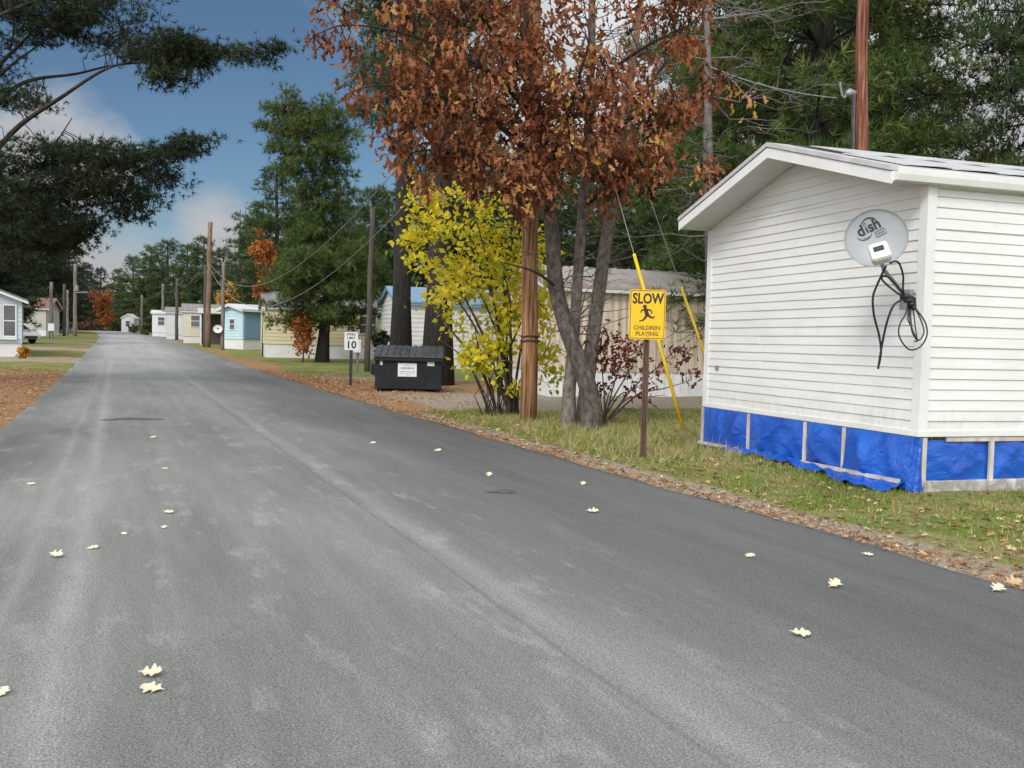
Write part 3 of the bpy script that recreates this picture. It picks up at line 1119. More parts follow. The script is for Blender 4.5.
for (x0_, y0_, x1_, y1_) in ((-0.03, -0.03, HL, -0.005), (-0.03, 0.0, -0.005, HW + 0.03)):
    tr = MB()
    tr.box((x0_, y0_, WB - 0.05), (x1_, y1_, WB + 0.012))
    tr.build('starter_strip', M['trim_white'], house, bevel=0.004)
roof, ze, zr = gable_roof(house, HL, HW, WT, RG, 0.47, 0.04, 0.05, M['roof_metal'], fascia=M['trim_white'], soffit=M['soffit'], fh=0.13)
# shingle-like metal laps whose open seams show a shade-coloured sheet, and the gutter
sl = RG / (HW / 2)
fe = MB()
fz = WT + 0.06 + 0.05 + 0.003
fe.add([(-0.25, 0.05, fz + sl * 0.05), (HL + 0.45, 0.05, fz + sl * 0.05), (HL + 0.45, 2.05, fz + sl * 2.05), (-0.25, 2.05, fz + sl * 2.05)], [(0, 1, 2, 3)])
fe.build('shade_sheet', M['gap_shade'], roof)  # dark sheet added to give the panel gaps their shade
lp = MB()
for k in range(24):
    for row, (ya, yb) in enumerate(((0.02, 0.98), (1.02, 2.02))):
        xa = -0.3 + k * 0.60 + 0.32 * row
        xb = xa + 0.585
        zo = WT + 0.06 + 0.055
        za, zb = zo + sl * ya, zo + sl * yb
        up = 0.05 if row else 0.022
        lp.add([(xa, ya, za + 0.004), (xb, ya, za + up), (xb, yb, zb + 0.010), (xa, yb, zb + 0.006),
                (xa, ya, za + 0.012), (xb, ya, za + up + 0.010), (xb, yb, zb + 0.020), (xa, yb, zb + 0.016)],
               [(0, 3, 2, 1), (4, 5, 6, 7), (0, 1, 5, 4), (1, 2, 6, 5), (2, 3, 7, 6), (3, 0, 4, 7)])
lp.build('roof_panel', M['roof_metal'], roof)
gt = MB()
gy0 = -0.04 - 0.022
for za, zb, d in ((ze - 0.105, ze + 0.02, 0.075),):
    q = [(0, gy0, za), (0, gy0 - 0.06, za), (0, gy0 - d, za + 0.06), (0, gy0 - d, zb), (0, gy0 - d + 0.012, zb),
         (0, gy0 - d + 0.012, za + 0.07), (0, gy0 - 0.055, za + 0.015), (0, gy0 - 0.004, za + 0.015)]
    gt.prism([(-0.485, y, z) for (_, y, z) in q], (HL + 0.97, 0, 0))
gt.build('gutter', M['trim_white'], roof, bevel=0.004)

# blue tarp skirt, held by battens
def tarp_sheet(name, u0, u1, place_fn, ztop, zbot_fn, loose, seed, parent):
    r = np.random.default_rng(seed)
    nu, nv = max(10, int((u1 - u0) * 22)), 22
    U, V = np.meshgrid(np.linspace(0, 1, nu), np.linspace(0, 1, nv), indexing='ij')
    W = np.zeros_like(U)
    for _ in range(9):
        a, f, ph = r.uniform(-1.2, 1.2), r.uniform(4, 15), r.uniform(0, 6.28)
        line = np.sin((U * (u1 - u0) * math.cos(a) + V * 0.6 * math.sin(a)) * f + ph)
        W += np.maximum(line, 0.0) ** 3 * r.uniform(0.005, 0.017)
    edge = np.sin(np.pi * np.clip(U, 0, 1)) ** 0.5
    bulge = (0.02 + 0.05 * loose) * np.sin(np.pi * U) * np.sin(np.pi * np.clip(V * 0.95, 0, 1))
    D = W * edge * np.sin(np.pi * np.clip(V, 0.02, 0.98)) ** 0.4 * (1 + 1.2 * loose) + bulge + 0.012
    verts = []
    for i in range(nu):
        for j in range(nv):
            uu = u0 + (u1 - u0) * U[i, j]
            zb = zbot_fn(uu)
            z = ztop + (zb - ztop) * V[i, j]
            verts.append(place_fn(uu, D[i, j] + 0.05 * loose * V[i, j] ** 2, z))
    idx = np.arange(nu * nv).reshape(nu, nv)
    F = np.stack([idx[:-1, :-1], idx[1:, :-1], idx[1:, 1:], idx[:-1, 1:]], -1).reshape(-1, 4)
    me = npmesh(name, np.array(verts), F, smooth=True)
    return link_mesh(name, me, M['tarp'], parent)


def hz(lx, ly):
    v = Matrix.Rotation(HANG, 3, 'Z') @ Vector((lx, ly, 0))
    return zxy(HX + v.x, HY + v.y)


edges = [0.0, 1.10, 1.82, 3.05, HW]          # batten positions along the gable, from the near corner
for i in range(len(edges) - 1):
    a, b = edges[i], edges[i + 1]
    loose = 1.0 if i == 0 else 0.15
    tarp_sheet('tarp_panel', a, b, lambda u, d, z: (-0.012 - d, u, z), WB - 0.055,
               (lambda u: hz(-0.1, u) + 0.0 + 0.03), loose, 40 + i, house)
xe = [0.0, 0.10, 0.91, 1.75, 2.6, 3.9, 5.2, 6.5, 7.8, 9.1, 10.4, 11.7, 13.0, 14.0]
for i in range(1, len(xe) - 1):
    tarp_sheet('tarp_panel', xe[i], xe[i + 1], lambda u, d, z: (u, 0.03 - d, z), WB - 0.075 - 0.01 * (i % 2),
               (lambda u: 0.15), 0.1, 60 + i, house)
bt = []
for k, y in enumerate(edges[1:-1] + [HW - 0.03]):
    b_ = MB()
    b_.box((-0.058, y - 0.021, hz(-0.1, y) + 0.03), (-0.034, y + 0.021, WB - 0.06))
    b_.build('batten', M['batten'], house)
b_ = MB()
b_.bar((-0.125, 0.10, hz(-0.1, 0.1) + 0.10), (-0.085, HW, hz(-0.1, HW) + 0.10), 0.03, 0.042)
b_.build('bottom_rail', M['batten'], house)
for k, x in enumerate([0.06] + xe[2:-1]):
    b_ = MB()
    b_.box((x - 0.026, -0.032, 0.10), (x + 0.026, -0.006, WB - 0.06))
    b_.build('batten', M['batten'], house)
b_ = MB()
b_.box((0.34, -0.02, WB - 0.1), (HL, 0.0, WB - 0.058))
b_.build('top_rail', M['batten'], house)
b_ = MB()
b_.box((0.06, -0.05, -0.25), (HL, 0.05, 0.16))
b_.build('footing', M['concrete'], house, bevel=0.01)
# tarp hem trailing on the grass along the gable
fl = []
nu = 60
verts, faces = [], []
rr = random.Random(4)
for i in range(nu + 1):
    u = 0.05 + 3.5 * i / nu
    w0 = 0.13 + 0.10 * math.sin(u * 3.1) * math.sin(u * 1.3 + 0.5) + rr.uniform(-0.012, 0.012)
    w0 *= min(1, (3.6 - u) / 0.5)
    for j in range(7):
        v = j / 6
        x = -0.115 - w0 * v * 1.15
        z = hz(x, u) + 0.03 + 0.06 * (1 - v) + 0.022 * math.sin(u * 9 + v * 3) * v + 0.016 * math.sin(u * 21 + v * 7)
        verts.append((x, u, z))
for i in range(nu):
    for j in range(6):
        a = i * 7 + j
        faces.append((a, a + 1, a + 8, a + 7))
me = npmesh('tarp_hem', np.array(verts), np.array(faces), smooth=True)
link_mesh('tarp_hem', me, M['tarp'], house)
# bunched tarp wrapped round the near corner
cv, cf = [], []
for i in range(13):
    a = i / 12
    for j in range(13):
        v = j / 12
        ang = math.pi * 1.0 + a * math.pi / 2
        rad = 0.05 + 0.05 * v + 0.018 * math.sin(a * 9 + v * 3)
        cv.append((0.03 + rad * math.cos(ang) - 0.03 * (1 - a) , 0.05 + rad * math.sin(ang) - 0.02, (WB - 0.06) * (1 - v) + (hz(0, 0) + 0.01) * v))
for i in range(12):
    for j in range(12):
        k = i * 13 + j
        cf.append((k, k + 1, k + 14, k + 13))
me = npmesh('tarp_corner', np.array(cv), np.array(cf), smooth=True)
link_mesh('tarp_corner', me, M['tarp'], house)
vb = MB()
vb.box((-0.03, HW - 0.36, 1.14), (-0.012, HW - 0.30, 1.20))
vb.build('vent', M['galv'], house)

# ------------------------------------------------------------------ satellite dish
dc = P(876, 238, 9.28)                    # dish centre
foot = Matrix.Rotation(HANG, 4, 'Z') @ Vector((-0.045, 0.17, 0)) + Vector((HX, HY, 1.98))
dish = empty('satellite_dish', foot, 0, 'grey satellite dish with a swirl logo on the white house corner, black cables hanging', 'satellite dish')


def loc_(p):
    return Vector(p) - foot


dn = Vector((-0.36, -0.92, 0.10)).normalized()     # the way it faces
dx_ = Vector((0, 0, 1)).cross(dn).normalized()
dy_ = dn.cross(dx_)
DM = Matrix((dx_, dy_, dn)).transposed()


def dl(x, y, z):
    return loc_(dc + DM @ Vector((x, y, z)))


dv_, df_ = [], []
rings, seg = 10, 56
RX, RY = 0.292, 0.283
for layer in (0, 1):
    for i in range(rings + 1):
        q = i / rings
        for j in range(seg):
            a = 2 * math.pi * j / seg
            z = 0.055 * q * q - 0.055 - 0.010 * layer + (0.004 if (i == rings and layer == 0) else 0)
            dv_.append(dl(RX * q * math.cos(a), RY * q * math.sin(a), z))
n1_ = (rings + 1) * seg
for layer in (0, 1):
    for i in range(rings):
        for j in range(seg):
            a = layer * n1_ + i * seg + j
            b = layer * n1_ + i * seg + (j + 1) % seg
            f = (a, b, b + seg, a + seg)
            df_.append(f if layer else f[::-1])
for j in range(seg):
    a, b = rings * seg + j, rings * seg + (j + 1) % seg
    df_.append((a, b, b + n1_, a + n1_))
mb = MB()
mb.add(dv_, df_)
refl = mb.build('reflector', M['dish_grey'], dish, smooth=True)


def text_mesh(body, size, name, mat, parent, to_world, extrude=0.0, align='CENTER', sx=1.0, off=0.0):
    cu = bpy.data.curves.new(name, 'FONT')
    cu.body = body
    cu.size = size
    cu.align_x = align
    cu.align_y = 'CENTER'
    cu.offset = off
    cu.resolution_u = 3
    tmp = bpy.data.objects.new(name, cu)
    me = bpy.data.meshes.new_from_object(tmp)
    bpy.data.objects.remove(tmp)
    bpy.data.curves.remove(cu)
    me.name = name
    for v in me.vertices:
        v.co = to_world(v.co.x * sx, v.co.y)
    return link_mesh(name, me, mat, parent)


def dish_z(x, y):
    return 0.055 * ((x / RX) ** 2 + (y / RY) ** 2) - 0.055 + 0.004


def on_dish(cx, cy, ang):
    ca, sa = math.cos(ang), math.sin(ang)

    def f(x, y):
        X, Y = cx + x * ca - y * sa, cy + x * sa + y * ca
        return dl(X, Y, dish_z(X, Y))
    return f


f = on_dish(-0.072, 0.110, R(27))
text_mesh('d sh', 0.15, 'lettering', M['ink'], refl, f, sx=0.9, off=0.004)
lg = MB()


def stroke(pts, w, fn):
    vs, fs = [], []
    for i, p in enumerate(pts):
        a = Vector(pts[max(i - 1, 0)])
        b = Vector(pts[min(i + 1, len(pts) - 1)])
        d = (b - a).normalized()
        nrm = Vector((-d.y, d.x))
        ww = w[i] if isinstance(w, list) else w
        vs += [fn(p[0] + nrm.x * ww / 2, p[1] + nrm.y * ww / 2), fn(p[0] - nrm.x * ww / 2, p[1] - nrm.y * ww / 2)]
    for i in range(len(pts) - 1):
        fs.append((2 * i, 2 * i + 1, 2 * i + 3, 2 * i + 2))
    lg.add(vs, fs)


# the swoosh over and under the lettering, the ringed dot of the i, and the little box
stroke([(0.015 + 0.075 * math.cos(R(a)), 0.022 + 0.066 * math.sin(R(a))) for a in range(155, -40, -15)], [0.004 + 0.009 * math.sin(math.pi * i / 12) for i in range(13)], f)
stroke([(-0.062 + 0.072 * math.cos(R(a)), -0.032 + 0.062 * math.sin(R(a))) for a in range(185, 345, 14)], [0.003 + 0.008 * math.sin(math.pi * i / 11) for i in range(12)], f)
stroke([(-0.022, -0.045), (-0.022, 0.018)], 0.016, f)
stroke([(-0.022 + 0.013 * math.cos(R(a)), 0.046 + 0.013 * math.sin(R(a))) for a in range(0, 361, 30)], 0.005, f)
stroke([(0.03, -0.118), (0.125, -0.118), (0.125, -0.068), (0.03, -0.068), (0.03, -0.118)], 0.007, f)
for k in range(4):
    stroke([(0.045 + k * 0.018, -0.093), (0.055 + k * 0.018, -0.093)], 0.016, f)
stroke([(-0.085, -0.075), (-0.03, -0.082)], 0.004, f)
lg.build('logo', M['ink'], refl)
# feed arm and its head
am = MB()
head = dl(0.045, -0.21, 0.30)
am.tube([dl(0.07, -0.27, -0.05), dl(0.06, -0.255, 0.10), dl(0.06, -0.25, 0.24)], 0.018, 8)
am.build('feed_arm', M['galv'], dish)
hm = MB()
hx = DM @ Matrix.Rotation(R(17), 3, 'Z') @ Matrix.Rotation(R(-28), 3, 'X')
T4 = Matrix.Translation(head) @ hx.to_4x4()
hm.box((-0.092, -0.10, -0.06), (0.092, 0.10, 0.06), T4)
ho = hm.build('feed_head', M['lnb'], dish, bevel=0.035)
hm = MB()
hm.box((-0.05, -0.02, 0.0605), (0.045, 0.04, 0.063), T4)
hm.build('sticker', M['ink'], ho)
mm = MB()
mm.tube([dl(0.05, -0.16, -0.065), dl(0.085, -0.30, -0.085), loc_(foot) + Vector((-0.16, -0.10, 0.13)), loc_(foot) + Vector((-0.03, -0.02, 0.02))], 0.021, 9)
mm.box((-0.05, -0.07, -0.10), (0.0, 0.07, 0.10), Matrix.Rotation(HANG, 4, 'Z'))
mm.build('mount', M['galv'], dish)
bk = MB()
bk.box((-0.06, -0.05, -0.02), (0.06, 0.05, 0.02), Matrix.Translation(dl(0.04, -0.12, -0.082)) @ DM.to_4x4())
bk.build('bracket', M['galv'], dish)

# cables: the loops seen in front of the wall
def ply(pts, D0, rad, name, smooth_n=6):
    pp = [P(x, y, D0 + dz) for x, y, dz in pts]
    # Catmull-Rom
    out_ = []
    for i in range(len(pp) - 1):
        p0, p1, p2, p3 = pp[max(i - 1, 0)], pp[i], pp[i + 1], pp[min(i + 2, len(pp) - 1)]
        for k in range(smooth_n):
            t = k / smooth_n
            out_.append(0.5 * ((2 * p1) + (p2 - p0) * t + (2 * p0 - 5 * p1 + 4 * p2 - p3) * t * t + (-p0 + 3 * p1 - 3 * p2 + p3) * t ** 3))
    out_.append(pp[-1])
    m = MB()
    m.tube([loc_(p) for p in out_], rad, 7)
    return m.build(name, M['cable'], dish, smooth=True)


ply([(886, 266, -.25), (878, 283, -.1), (873, 297, -.05), (874, 315, 0), (879, 335, 0.05), (881, 352, 0.08), (878, 369, 0.1)], 9.15, 0.011, 'cable')
ply([(878, 369, 0.1), (882, 345, 0.08), (887, 322, 0.0), (894, 305, -.05), (904, 299, 0)], 9.15, 0.011, 'cable')
ply([(890, 263, -.2), (898, 262, -.15), (903, 275, -.1), (903, 290, -.05), (906, 300, 0)], 9.15, 0.010, 'cable')
ply([(906, 298, 0), (896, 292, -.05), (884, 282, -.06), (882, 277, -.06), (888, 277, -.05), (898, 287, -.03), (908, 300, 0)], 9.15, 0.010, 'cable')
ply([(909, 300, 0), (906, 313, -.02), (900, 324, -.03), (899, 335, -.03), (905, 346, -.03), (912, 350, -.03), (921, 346, -.02), (927, 335, -.02), (925, 322, -.02), (916, 309, 0), (910, 301, 0)], 9.2, 0.0075, 'cable')
ply([(912, 303, 0), (920, 318, -.04), (924, 332, -.04), (918, 340, -.04), (911, 326, -.03), (908, 318, -.02), (910, 303, 0)], 9.2, 0.007, 'cable')
ply([(913, 304, 0), (915, 325, -.04), (917, 340, -.05), (914, 341, -.05)], 9.2, 0.006, 'cable')
ply([(909, 303, 0), (912, 330, -.06), (918, 341, -.06)], 9.2, 0.010, 'cable')
kn = MB()
for q in range(4):
    kn.tube([loc_(P(900 + q * 4, 297 + q * 3.4, 9.16)), loc_(P(908 + q * 2, 296 + q * 4, 9.13)), loc_(P(914, 300 + q * 2.5, 9.16))], 0.026, 8)
kn.build('cable_tie', M['cable'], dish, smooth=True)

# ------------------------------------------------------------------ far homes
SID = {}


def siding(colr, key):
    if key not in SID:
        SID[key] = surf('siding_' + key, colr, tuple(c * 0.88 for c in colr), 1.2, 0.55, stretch=(0.5, 0.5, 2))
    return SID[key]


def shingle(colr, key):
    if 'r' + key not in SID:
        SID['r' + key] = surf('roof_' + key, colr, tuple(c * 0.7 for c in colr), 3.0, 0.85, c3=tuple(min(1, c * 1.2) for c in colr), lo=0.3, hi=0.7)
    return SID['r' + key]


def win(parent, mtx, w, h, frame_mat=None, arch=False, name='window'):
    """window in the local xz plane of mtx, facing local -y"""
    f = MB()
    b = 0.06
    f.box((-w / 2 - b, -0.04, -b), (-w / 2, 0, h + b), mtx)
    f.box((w / 2, -0.04, -b), (w / 2 + b, 0, h + b), mtx)
    f.box((-w / 2, -0.04, -b), (w / 2, 0, 0), mtx)
    f.box((-w / 2, -0.04, h), (w / 2, 0, h + b), mtx)
    f.box((-w / 2, -0.03, h * 0.48), (w / 2, 0, h * 0.48 + 0.05), mtx)
    fo = f.build(name, frame_mat or M['trim_white'], parent)
    g = MB()
    g.box((-w / 2, -0.015, 0), (w / 2, 0.0, h), mtx)
    g.build('pane', M['glass'], fo)
    return fo


def wall_mtx(ox, oy, oz, ang):
    return Matrix.Translation((ox, oy, oz)) @ Matrix.Rotation(ang, 4, 'Z')


def home(corner, ang, L, W, zskirt, zt, ridge, wall_mat, roof_mat, skirt_mat, label, cat='mobile home', name='mobile_home',
         course=0.2, oh=0.15, eave=0.15, group=None, ribs=0.0, ribbed=False, fascia=None):
    """ridge along local x; the corner is the one at local (0, 0)"""
    h = empty(name, corner, ang, label, cat, group)
    w = MB()
    if ribbed:
        zt_ = zt
        def ribwall(o, ux, LL, nrm):
            o, ux, nrm = Vector(o), Vector(ux), Vector(nrm)
            x, k = 0.0, 0
            pts = []
            while x < LL - 1e-6:
                d = 0.02 if k % 2 else 0.0
                x2 = min(x + (0.20 if k % 2 == 0 else 0.05), LL)
                pts += [o + ux * x + nrm * d, o + ux * x2 + nrm * d]
                x = x2
                k += 1
            up = Vector((0, 0, 1))
            n = len(pts)
            w.add([p + up * zskirt for p in pts] + [p + up * zt_ for p in pts], [(i, i + 1, n + i + 1, n + i) for i in range(n - 1)])
        ribwall((0, 0, 0), (1, 0, 0), L, (0, -1, 0))
        ribwall((0, W, 0), (0, -1, 0), W, (-1, 0, 0))
        ribwall((L, 0, 0), (0, 1, 0), W, (1, 0, 0))
        ribwall((L, W, 0), (-1, 0, 0), L, (0, 1, 0))
        if ridge > 0:
            for x in (0.0, L):
                w.add([(x, 0, zt), (x, W, zt), (x, W / 2, zt + ridge)], [(0, 1, 2)])
    else:
        lap_wall(w, (L, 0, 0), (-1, 0, 0), L, zskirt, zt, (0, -1, 0), course, lap=0.02)
        lap_wall(w, (0, W, 0), (1, 0, 0), L, zskirt, zt, (0, 1, 0), course, lap=0.02)
        lap_wall(w, (0, 0, 0), (0, 1, 0), W, zskirt, zt, (-1, 0, 0), course, ridge, lap=0.02)
        lap_wall(w, (L, W, 0), (0, -1, 0), W, zskirt, zt, (1, 0, 0), course, ridge, lap=0.02)
    w.build('wall', wall_mat, h)
    k = MB()
    k.box((0.03, 0.03, -0.9), (L - 0.03, W - 0.03, zskirt + 0.01))
    k.build('skirting', skirt_mat, h)
    gable_roof(h, L, W, zt, ridge, oh, eave, 0.07, roof_mat, fascia=fascia or M['trim_white'], fh=0.12, ribs=ribs)
    return h


AR = R(18)
# tan trailer behind the oak
q = P(549, 400, 25.2)
tc0 = Vector((q.x, q.y, 0.02))
trailer = home(tc0, AR, 13, 4.2, 0.70, 2.92, 0.62, M['panel_tan'], M['rust_roof'], M['trim_white'],
               'tan ribbed trailer with rusty metal roof and white skirting behind the yellow sign', oh=0.2, eave=0.2, ribs=0.45, ribbed=True, fascia=M['soffit'])
sk_ = MB()
for i in range(52):
    sk_.box((0.1 + i * 0.25, 0.008, 0.02), (0.13 + i * 0.25, 0.03, 0.69))
sk_.build('skirting_rib', M['trim_white'], trailer)

q = P(397, 369, 43)
wh = home(Vector((q.x, q.y, zxy(q.x, q.y))), AR, 10.5, 4.3, 0.5, 2.95, 0.75, siding((0.72, 0.72, 0.71), 'white'), shingle((0.22, 0.36, 0.52), 'blue'),
          M['trim_white'], 'white lap-sided home with a blue roof behind the two big pine trunks', fascia=shingle((0.10, 0.22, 0.42), 'blue'))
win(wh, wall_mtx(7.5, -0.02, 1.4, 0), 0.9, 1.1)

q = P(265, 355, 52)
yh = home(Vector((q.x, q.y, zxy(q.x, q.y))), AR, 8.2, 4.3, 0.75, 2.75, 0.85, siding((0.68, 0.60, 0.40), 'yellow'), shingle((0.27, 0.26, 0.245), 'grey'),
          M['trim_white'], 'yellow-sided home with grey roof behind the roadside pine')
win(yh, wall_mtx(5.6, -0.02, 1.45, 0), 0.9, 0.95)
d_ = MB()
d_.box((6.6, -0.05, 0.75), (7.5, -0.001, 2.6))
do_ = d_.build('door', siding((0.6, 0.62, 0.62), 'door'), yh)
d_ = MB()
d_.box((6.7, -0.085, 1.62), (6.75, -0.055, 1.68))
d_.build('handle', M['chrome'], do_)
d_ = MB()
for k in range(3):
    d_.box((6.5, -0.25 - 0.28 * (3 - k), 0.0), (7.6, -0.25 - 0.28 * (2 - k), 0.2 + 0.2 * k))
d_.box((6.5, -0.23, 0.0), (7.6, -0.06, 0.72))
for x in (6.55, 7.55):
    d_.bar((x, -1.05, 1.1), (x, -0.1, 1.65), 0.05, 0.05)
    d_.bar((x, -1.05, 0.0), (x, -1.05, 1.1), 0.05, 0.05)
d_.build('steps', M['wood_step'], yh)

q = P(243, 350, 66)
bh = home(Vector((q.x, q.y, zxy(q.x, q.y))), R(50), 6, 2.7, 0.72, 2.75, 0.32, siding((0.50, 0.70, 0.75), 'aqua'), M['trim_white'], M['trim_white'],
          'pale aqua home with blue-panelled side beside the grey pole', oh=0.3, eave=0.3)
d_ = MB()
d_.box((0.05, -0.07, 0.78), (5.5, -0.025, 2.6))
d_.build('blue_panel', siding((0.20, 0.33, 0.42), 'slate'), bh)
cpb = at(226, 77)
cpo = empty('carport', cpb, R(18), 'open carport with flat white roof between the aqua home and the tall brown pole', 'carport')
m = MB()
m.box((-2.2, -0.2, 2.55), (0.4, 4.5, 2.95))
m.build('roof', M['trim_white'], cpo)
for x, y in ((-1.95, 0.0), (-0.1, 0.0), (-1.95, 4.2), (-0.1, 4.2)):
    m = MB()
    m.box((x - 0.05, y - 0.05, -0.3), (x + 0.05, y + 0.05, 2.55))
    m.build('post', M['trim_white'], cpo)
m = MB()
m.box((-2.0, 4.26, -0.3), (0.2, 4.34, 2.55))
m.build('shade_panel', M['pole_dark'], cpo)  # dark panel standing in for the shade under the carport roof

q = P(183, 340.5, 82)
ch = home(Vector((q.x, q.y, zxy(q.x, q.y))), AR, 5.5, 4.3, 0.6, 2.75, 0.6, siding((0.66, 0.62, 0.48), 'cream'), shingle((0.27, 0.26, 0.245), 'grey'),
          M['trim_white'], 'cream-sided home with grey roof left of the tall brown pole')
q = P(166, 338, 97)
w1 = home(Vector((q.x, q.y, zxy(q.x, q.y))), AR, 5, 4.3, 0.55, 2.8, 0.5, siding((0.68, 0.70, 0.70), 'chalk'), shingle((0.27, 0.26, 0.245), 'grey'),
          M['trim_white'], 'chalk-white home with grey roof next past the cream home')
win(ch, wall_mtx(1.0, -0.02, 1.45, 0), 0.7, 0.95)
win(bh, wall_mtx(-0.02, 1.3, 1.4, R(-90)), 0.55, 0.7)
win(w1, wall_mtx(2.6, -0.02, 1.5, 0), 0.8, 0.9)
q = P(152, 336, 112)
w2 = home(Vector((q.x, q.y, zxy(q.x, q.y))), AR, 5, 4.3, 0.55, 2.8, 0.3, siding((0.72, 0.73, 0.74), 'pale'), M['trim_white'],
          M['trim_white'], 'low white home with flat white roof, last before the small gabled shed')
q = P(134, 332.5, 142)
sh_ = home(Vector((q.x, q.y, zxy(q.x, q.y))), R(98), 3.0, 1.8, 0.1, 2.2, 0.55, siding((0.74, 0.74, 0.72), 'shed'), M['trim_white'],
           M['trim_white'], 'tiny white gabled shed at the far end of the road', cat='shed', name='shed', oh=0.1, eave=0.1)

win(w2, wall_mtx(1.0, -0.02, 1.45, 0), 0.7, 0.9)
win(sh_, wall_mtx(-0.02, 0.9, 1.0, R(-90)), 0.55, 0.75)
# left side homes, set at an angle to the road; ridge along local x, the gable at local x = 0 faces the viewer's right
def left_home(px, D, ang, L, W, zs, zt, rg, wall, roof_m, label, **k):
    """corner at the right-hand end of the gable that faces the road"""
    b = at(px, D)
    return home(b, ang, L, W, zs, zt, rg, wall, roof_m, M['trim_white'], label, **k)


lh = left_home(22, 43, R(117), 9, 4.4, 0.62, 2.55, 0.85, siding((0.55, 0.63, 0.68), 'ice'), shingle((0.20, 0.21, 0.22), 'slate'),
               'ice-blue home with a tall arched window under its gable, by the road', oh=0.3, eave=0.25)
win(lh, wall_mtx(-0.02, 1.15, 0.95, R(-90)), 0.55, 1.35)
win(lh, wall_mtx(-0.02, 0.5, 0.95, R(-90)), 0.45, 1.35)
win(lh, wall_mtx(-0.02, 1.8, 0.95, R(-90)), 0.55, 1.35)
sm = MB()
sm.box((-0.16, 0.2, 0.78), (-0.01, 2.4, 0.88))
sm.build('window_sill', M['trim_white'], lh)


def right_corner_home(px, py, D, ang, L, *a, **k):
    p = P(px, py, D)
    c = Vector((p.x - math.cos(ang) * L, p.y - math.sin(ang) * L, zxy(p.x, p.y)))
    return home(c, ang, L, *a, **k)


gh = right_corner_home(46, 337, 94, R(10), 12, 4.4, 0.65, 2.75, 0.95, siding((0.50, 0.49, 0.45), 'taupe'), shingle((0.24, 0.13, 0.10), 'brown'),
                       M['trim_white'], 'taupe home with a brown shingle roof beyond the parked white car', oh=0.35, eave=0.25)
win(gh, wall_mtx(12.02, 1.9, 1.45, R(90)), 0.8, 1.0)
right_corner_home(66, 334, 128, R(10), 9, 4.2, 0.6, 2.8, 0.8, siding((0.70, 0.70, 0.68), 'bone'), shingle((0.24, 0.13, 0.10), 'brown'),
                  M['trim_white'], 'small white home end seen between the poles on the left', oh=0.3, eave=0.2)

# ------------------------------------------------------------------ parked car
cp = G(31, 343.6)
cp = at(9, cp.y)
car = empty('parked_car', cp, R(-22), 'white hatchback parked between the left-hand homes, nose to the road', 'car')
prof = [(2.02, 0.32), (2.08, 0.55), (2.0, 0.72), (1.75, 0.84), (1.0, 0.98), (0.35, 1.40), (-0.3, 1.50), (-1.1, 1.46), (-1.75, 1.28), (-2.05, 0.95), (-2.1, 0.6), (-2.02, 0.32)]
m = MB()
vs = []
for (x, z) in prof:
    k = 0.86 if z < 1.0 else 0.86 - 0.28 * (z - 1.0) / 0.5
    vs.append((x, k))
n = len(prof)
V = [(x, -k, z) for (x, z), (_, k) in zip(prof, vs)] + [(x, k, z) for (x, z), (_, k) in zip(prof, vs)]
Fc = [tuple(range(n)), tuple(reversed(range(n, 2 * n)))] + [(i, n + i, n + (i + 1) % n, (i + 1) % n) for i in range(n)]
m.add(V, Fc)
m.build('body', M['car_white'], car, bevel=0.06)
for sy in (-1, 1):
    for x in (-1.3, 1.25):
        w_ = MB()
        w_.tube([(x, sy * 0.70, 0.31), (x, sy * 0.875, 0.31)], 0.31, 24)
        wo = w_.build('wheel', M['rubber'], car)
        w_ = MB()
        w_.tube([(x, sy * 0.86, 0.31), (x, sy * 0.884, 0.31)], 0.19, 18)
        w_.build('rim', M['chrome'], wo)
    w_ = MB()
    w_.prism([(0.80, sy * 0.875, 1.0), (0.28, sy * 0.70, 1.33), (-0.35, sy * 0.66, 1.42), (-1.2, sy * 0.68, 1.37), (-1.55, sy * 0.80, 1.08)], (0, sy * 0.012, 0))
    w_.build('side_window', M['glass'], car)
    w_ = MB()
    w_.prism([(1.99, sy * 0.55, 0.62), (1.66, sy * 0.872, 0.70), (1.62, sy * 0.872, 0.83), (1.86, sy * 0.6, 0.79)], (0.05, 0, 0.01))
    w_.build('headlight', M['chrome'], car)
    w_ = MB()
    w_.box((0.55, sy * 0.87 - 0.02, 0.98), (0.75, sy * 0.87 + sy * 0.16, 1.10))
    w_.build('mirror', M['car_white'], car, bevel=0.02)
w_ = MB()
w_.prism([(1.03, -0.72, 1.0), (1.03, 0.72, 1.0), (0.38, 0.60, 1.405), (0.38, -0.60, 1.405)], (0.03, 0, 0.02))
w_.build('windscreen', M['glass'], car)
w_ = MB()
w_.box((2.05, -0.5, 0.36), (2.10, 0.5, 0.52))
w_.build('grille', M['black_plastic'], car)

# ------------------------------------------------------------------ dumpster
dp = G(408, 391.5)
dmp = empty('dumpster', dp, R(4), 'black front-load dumpster with ribbed lids and a white label, on the gravel', 'dumpster')
bw = 1.78
m = MB()
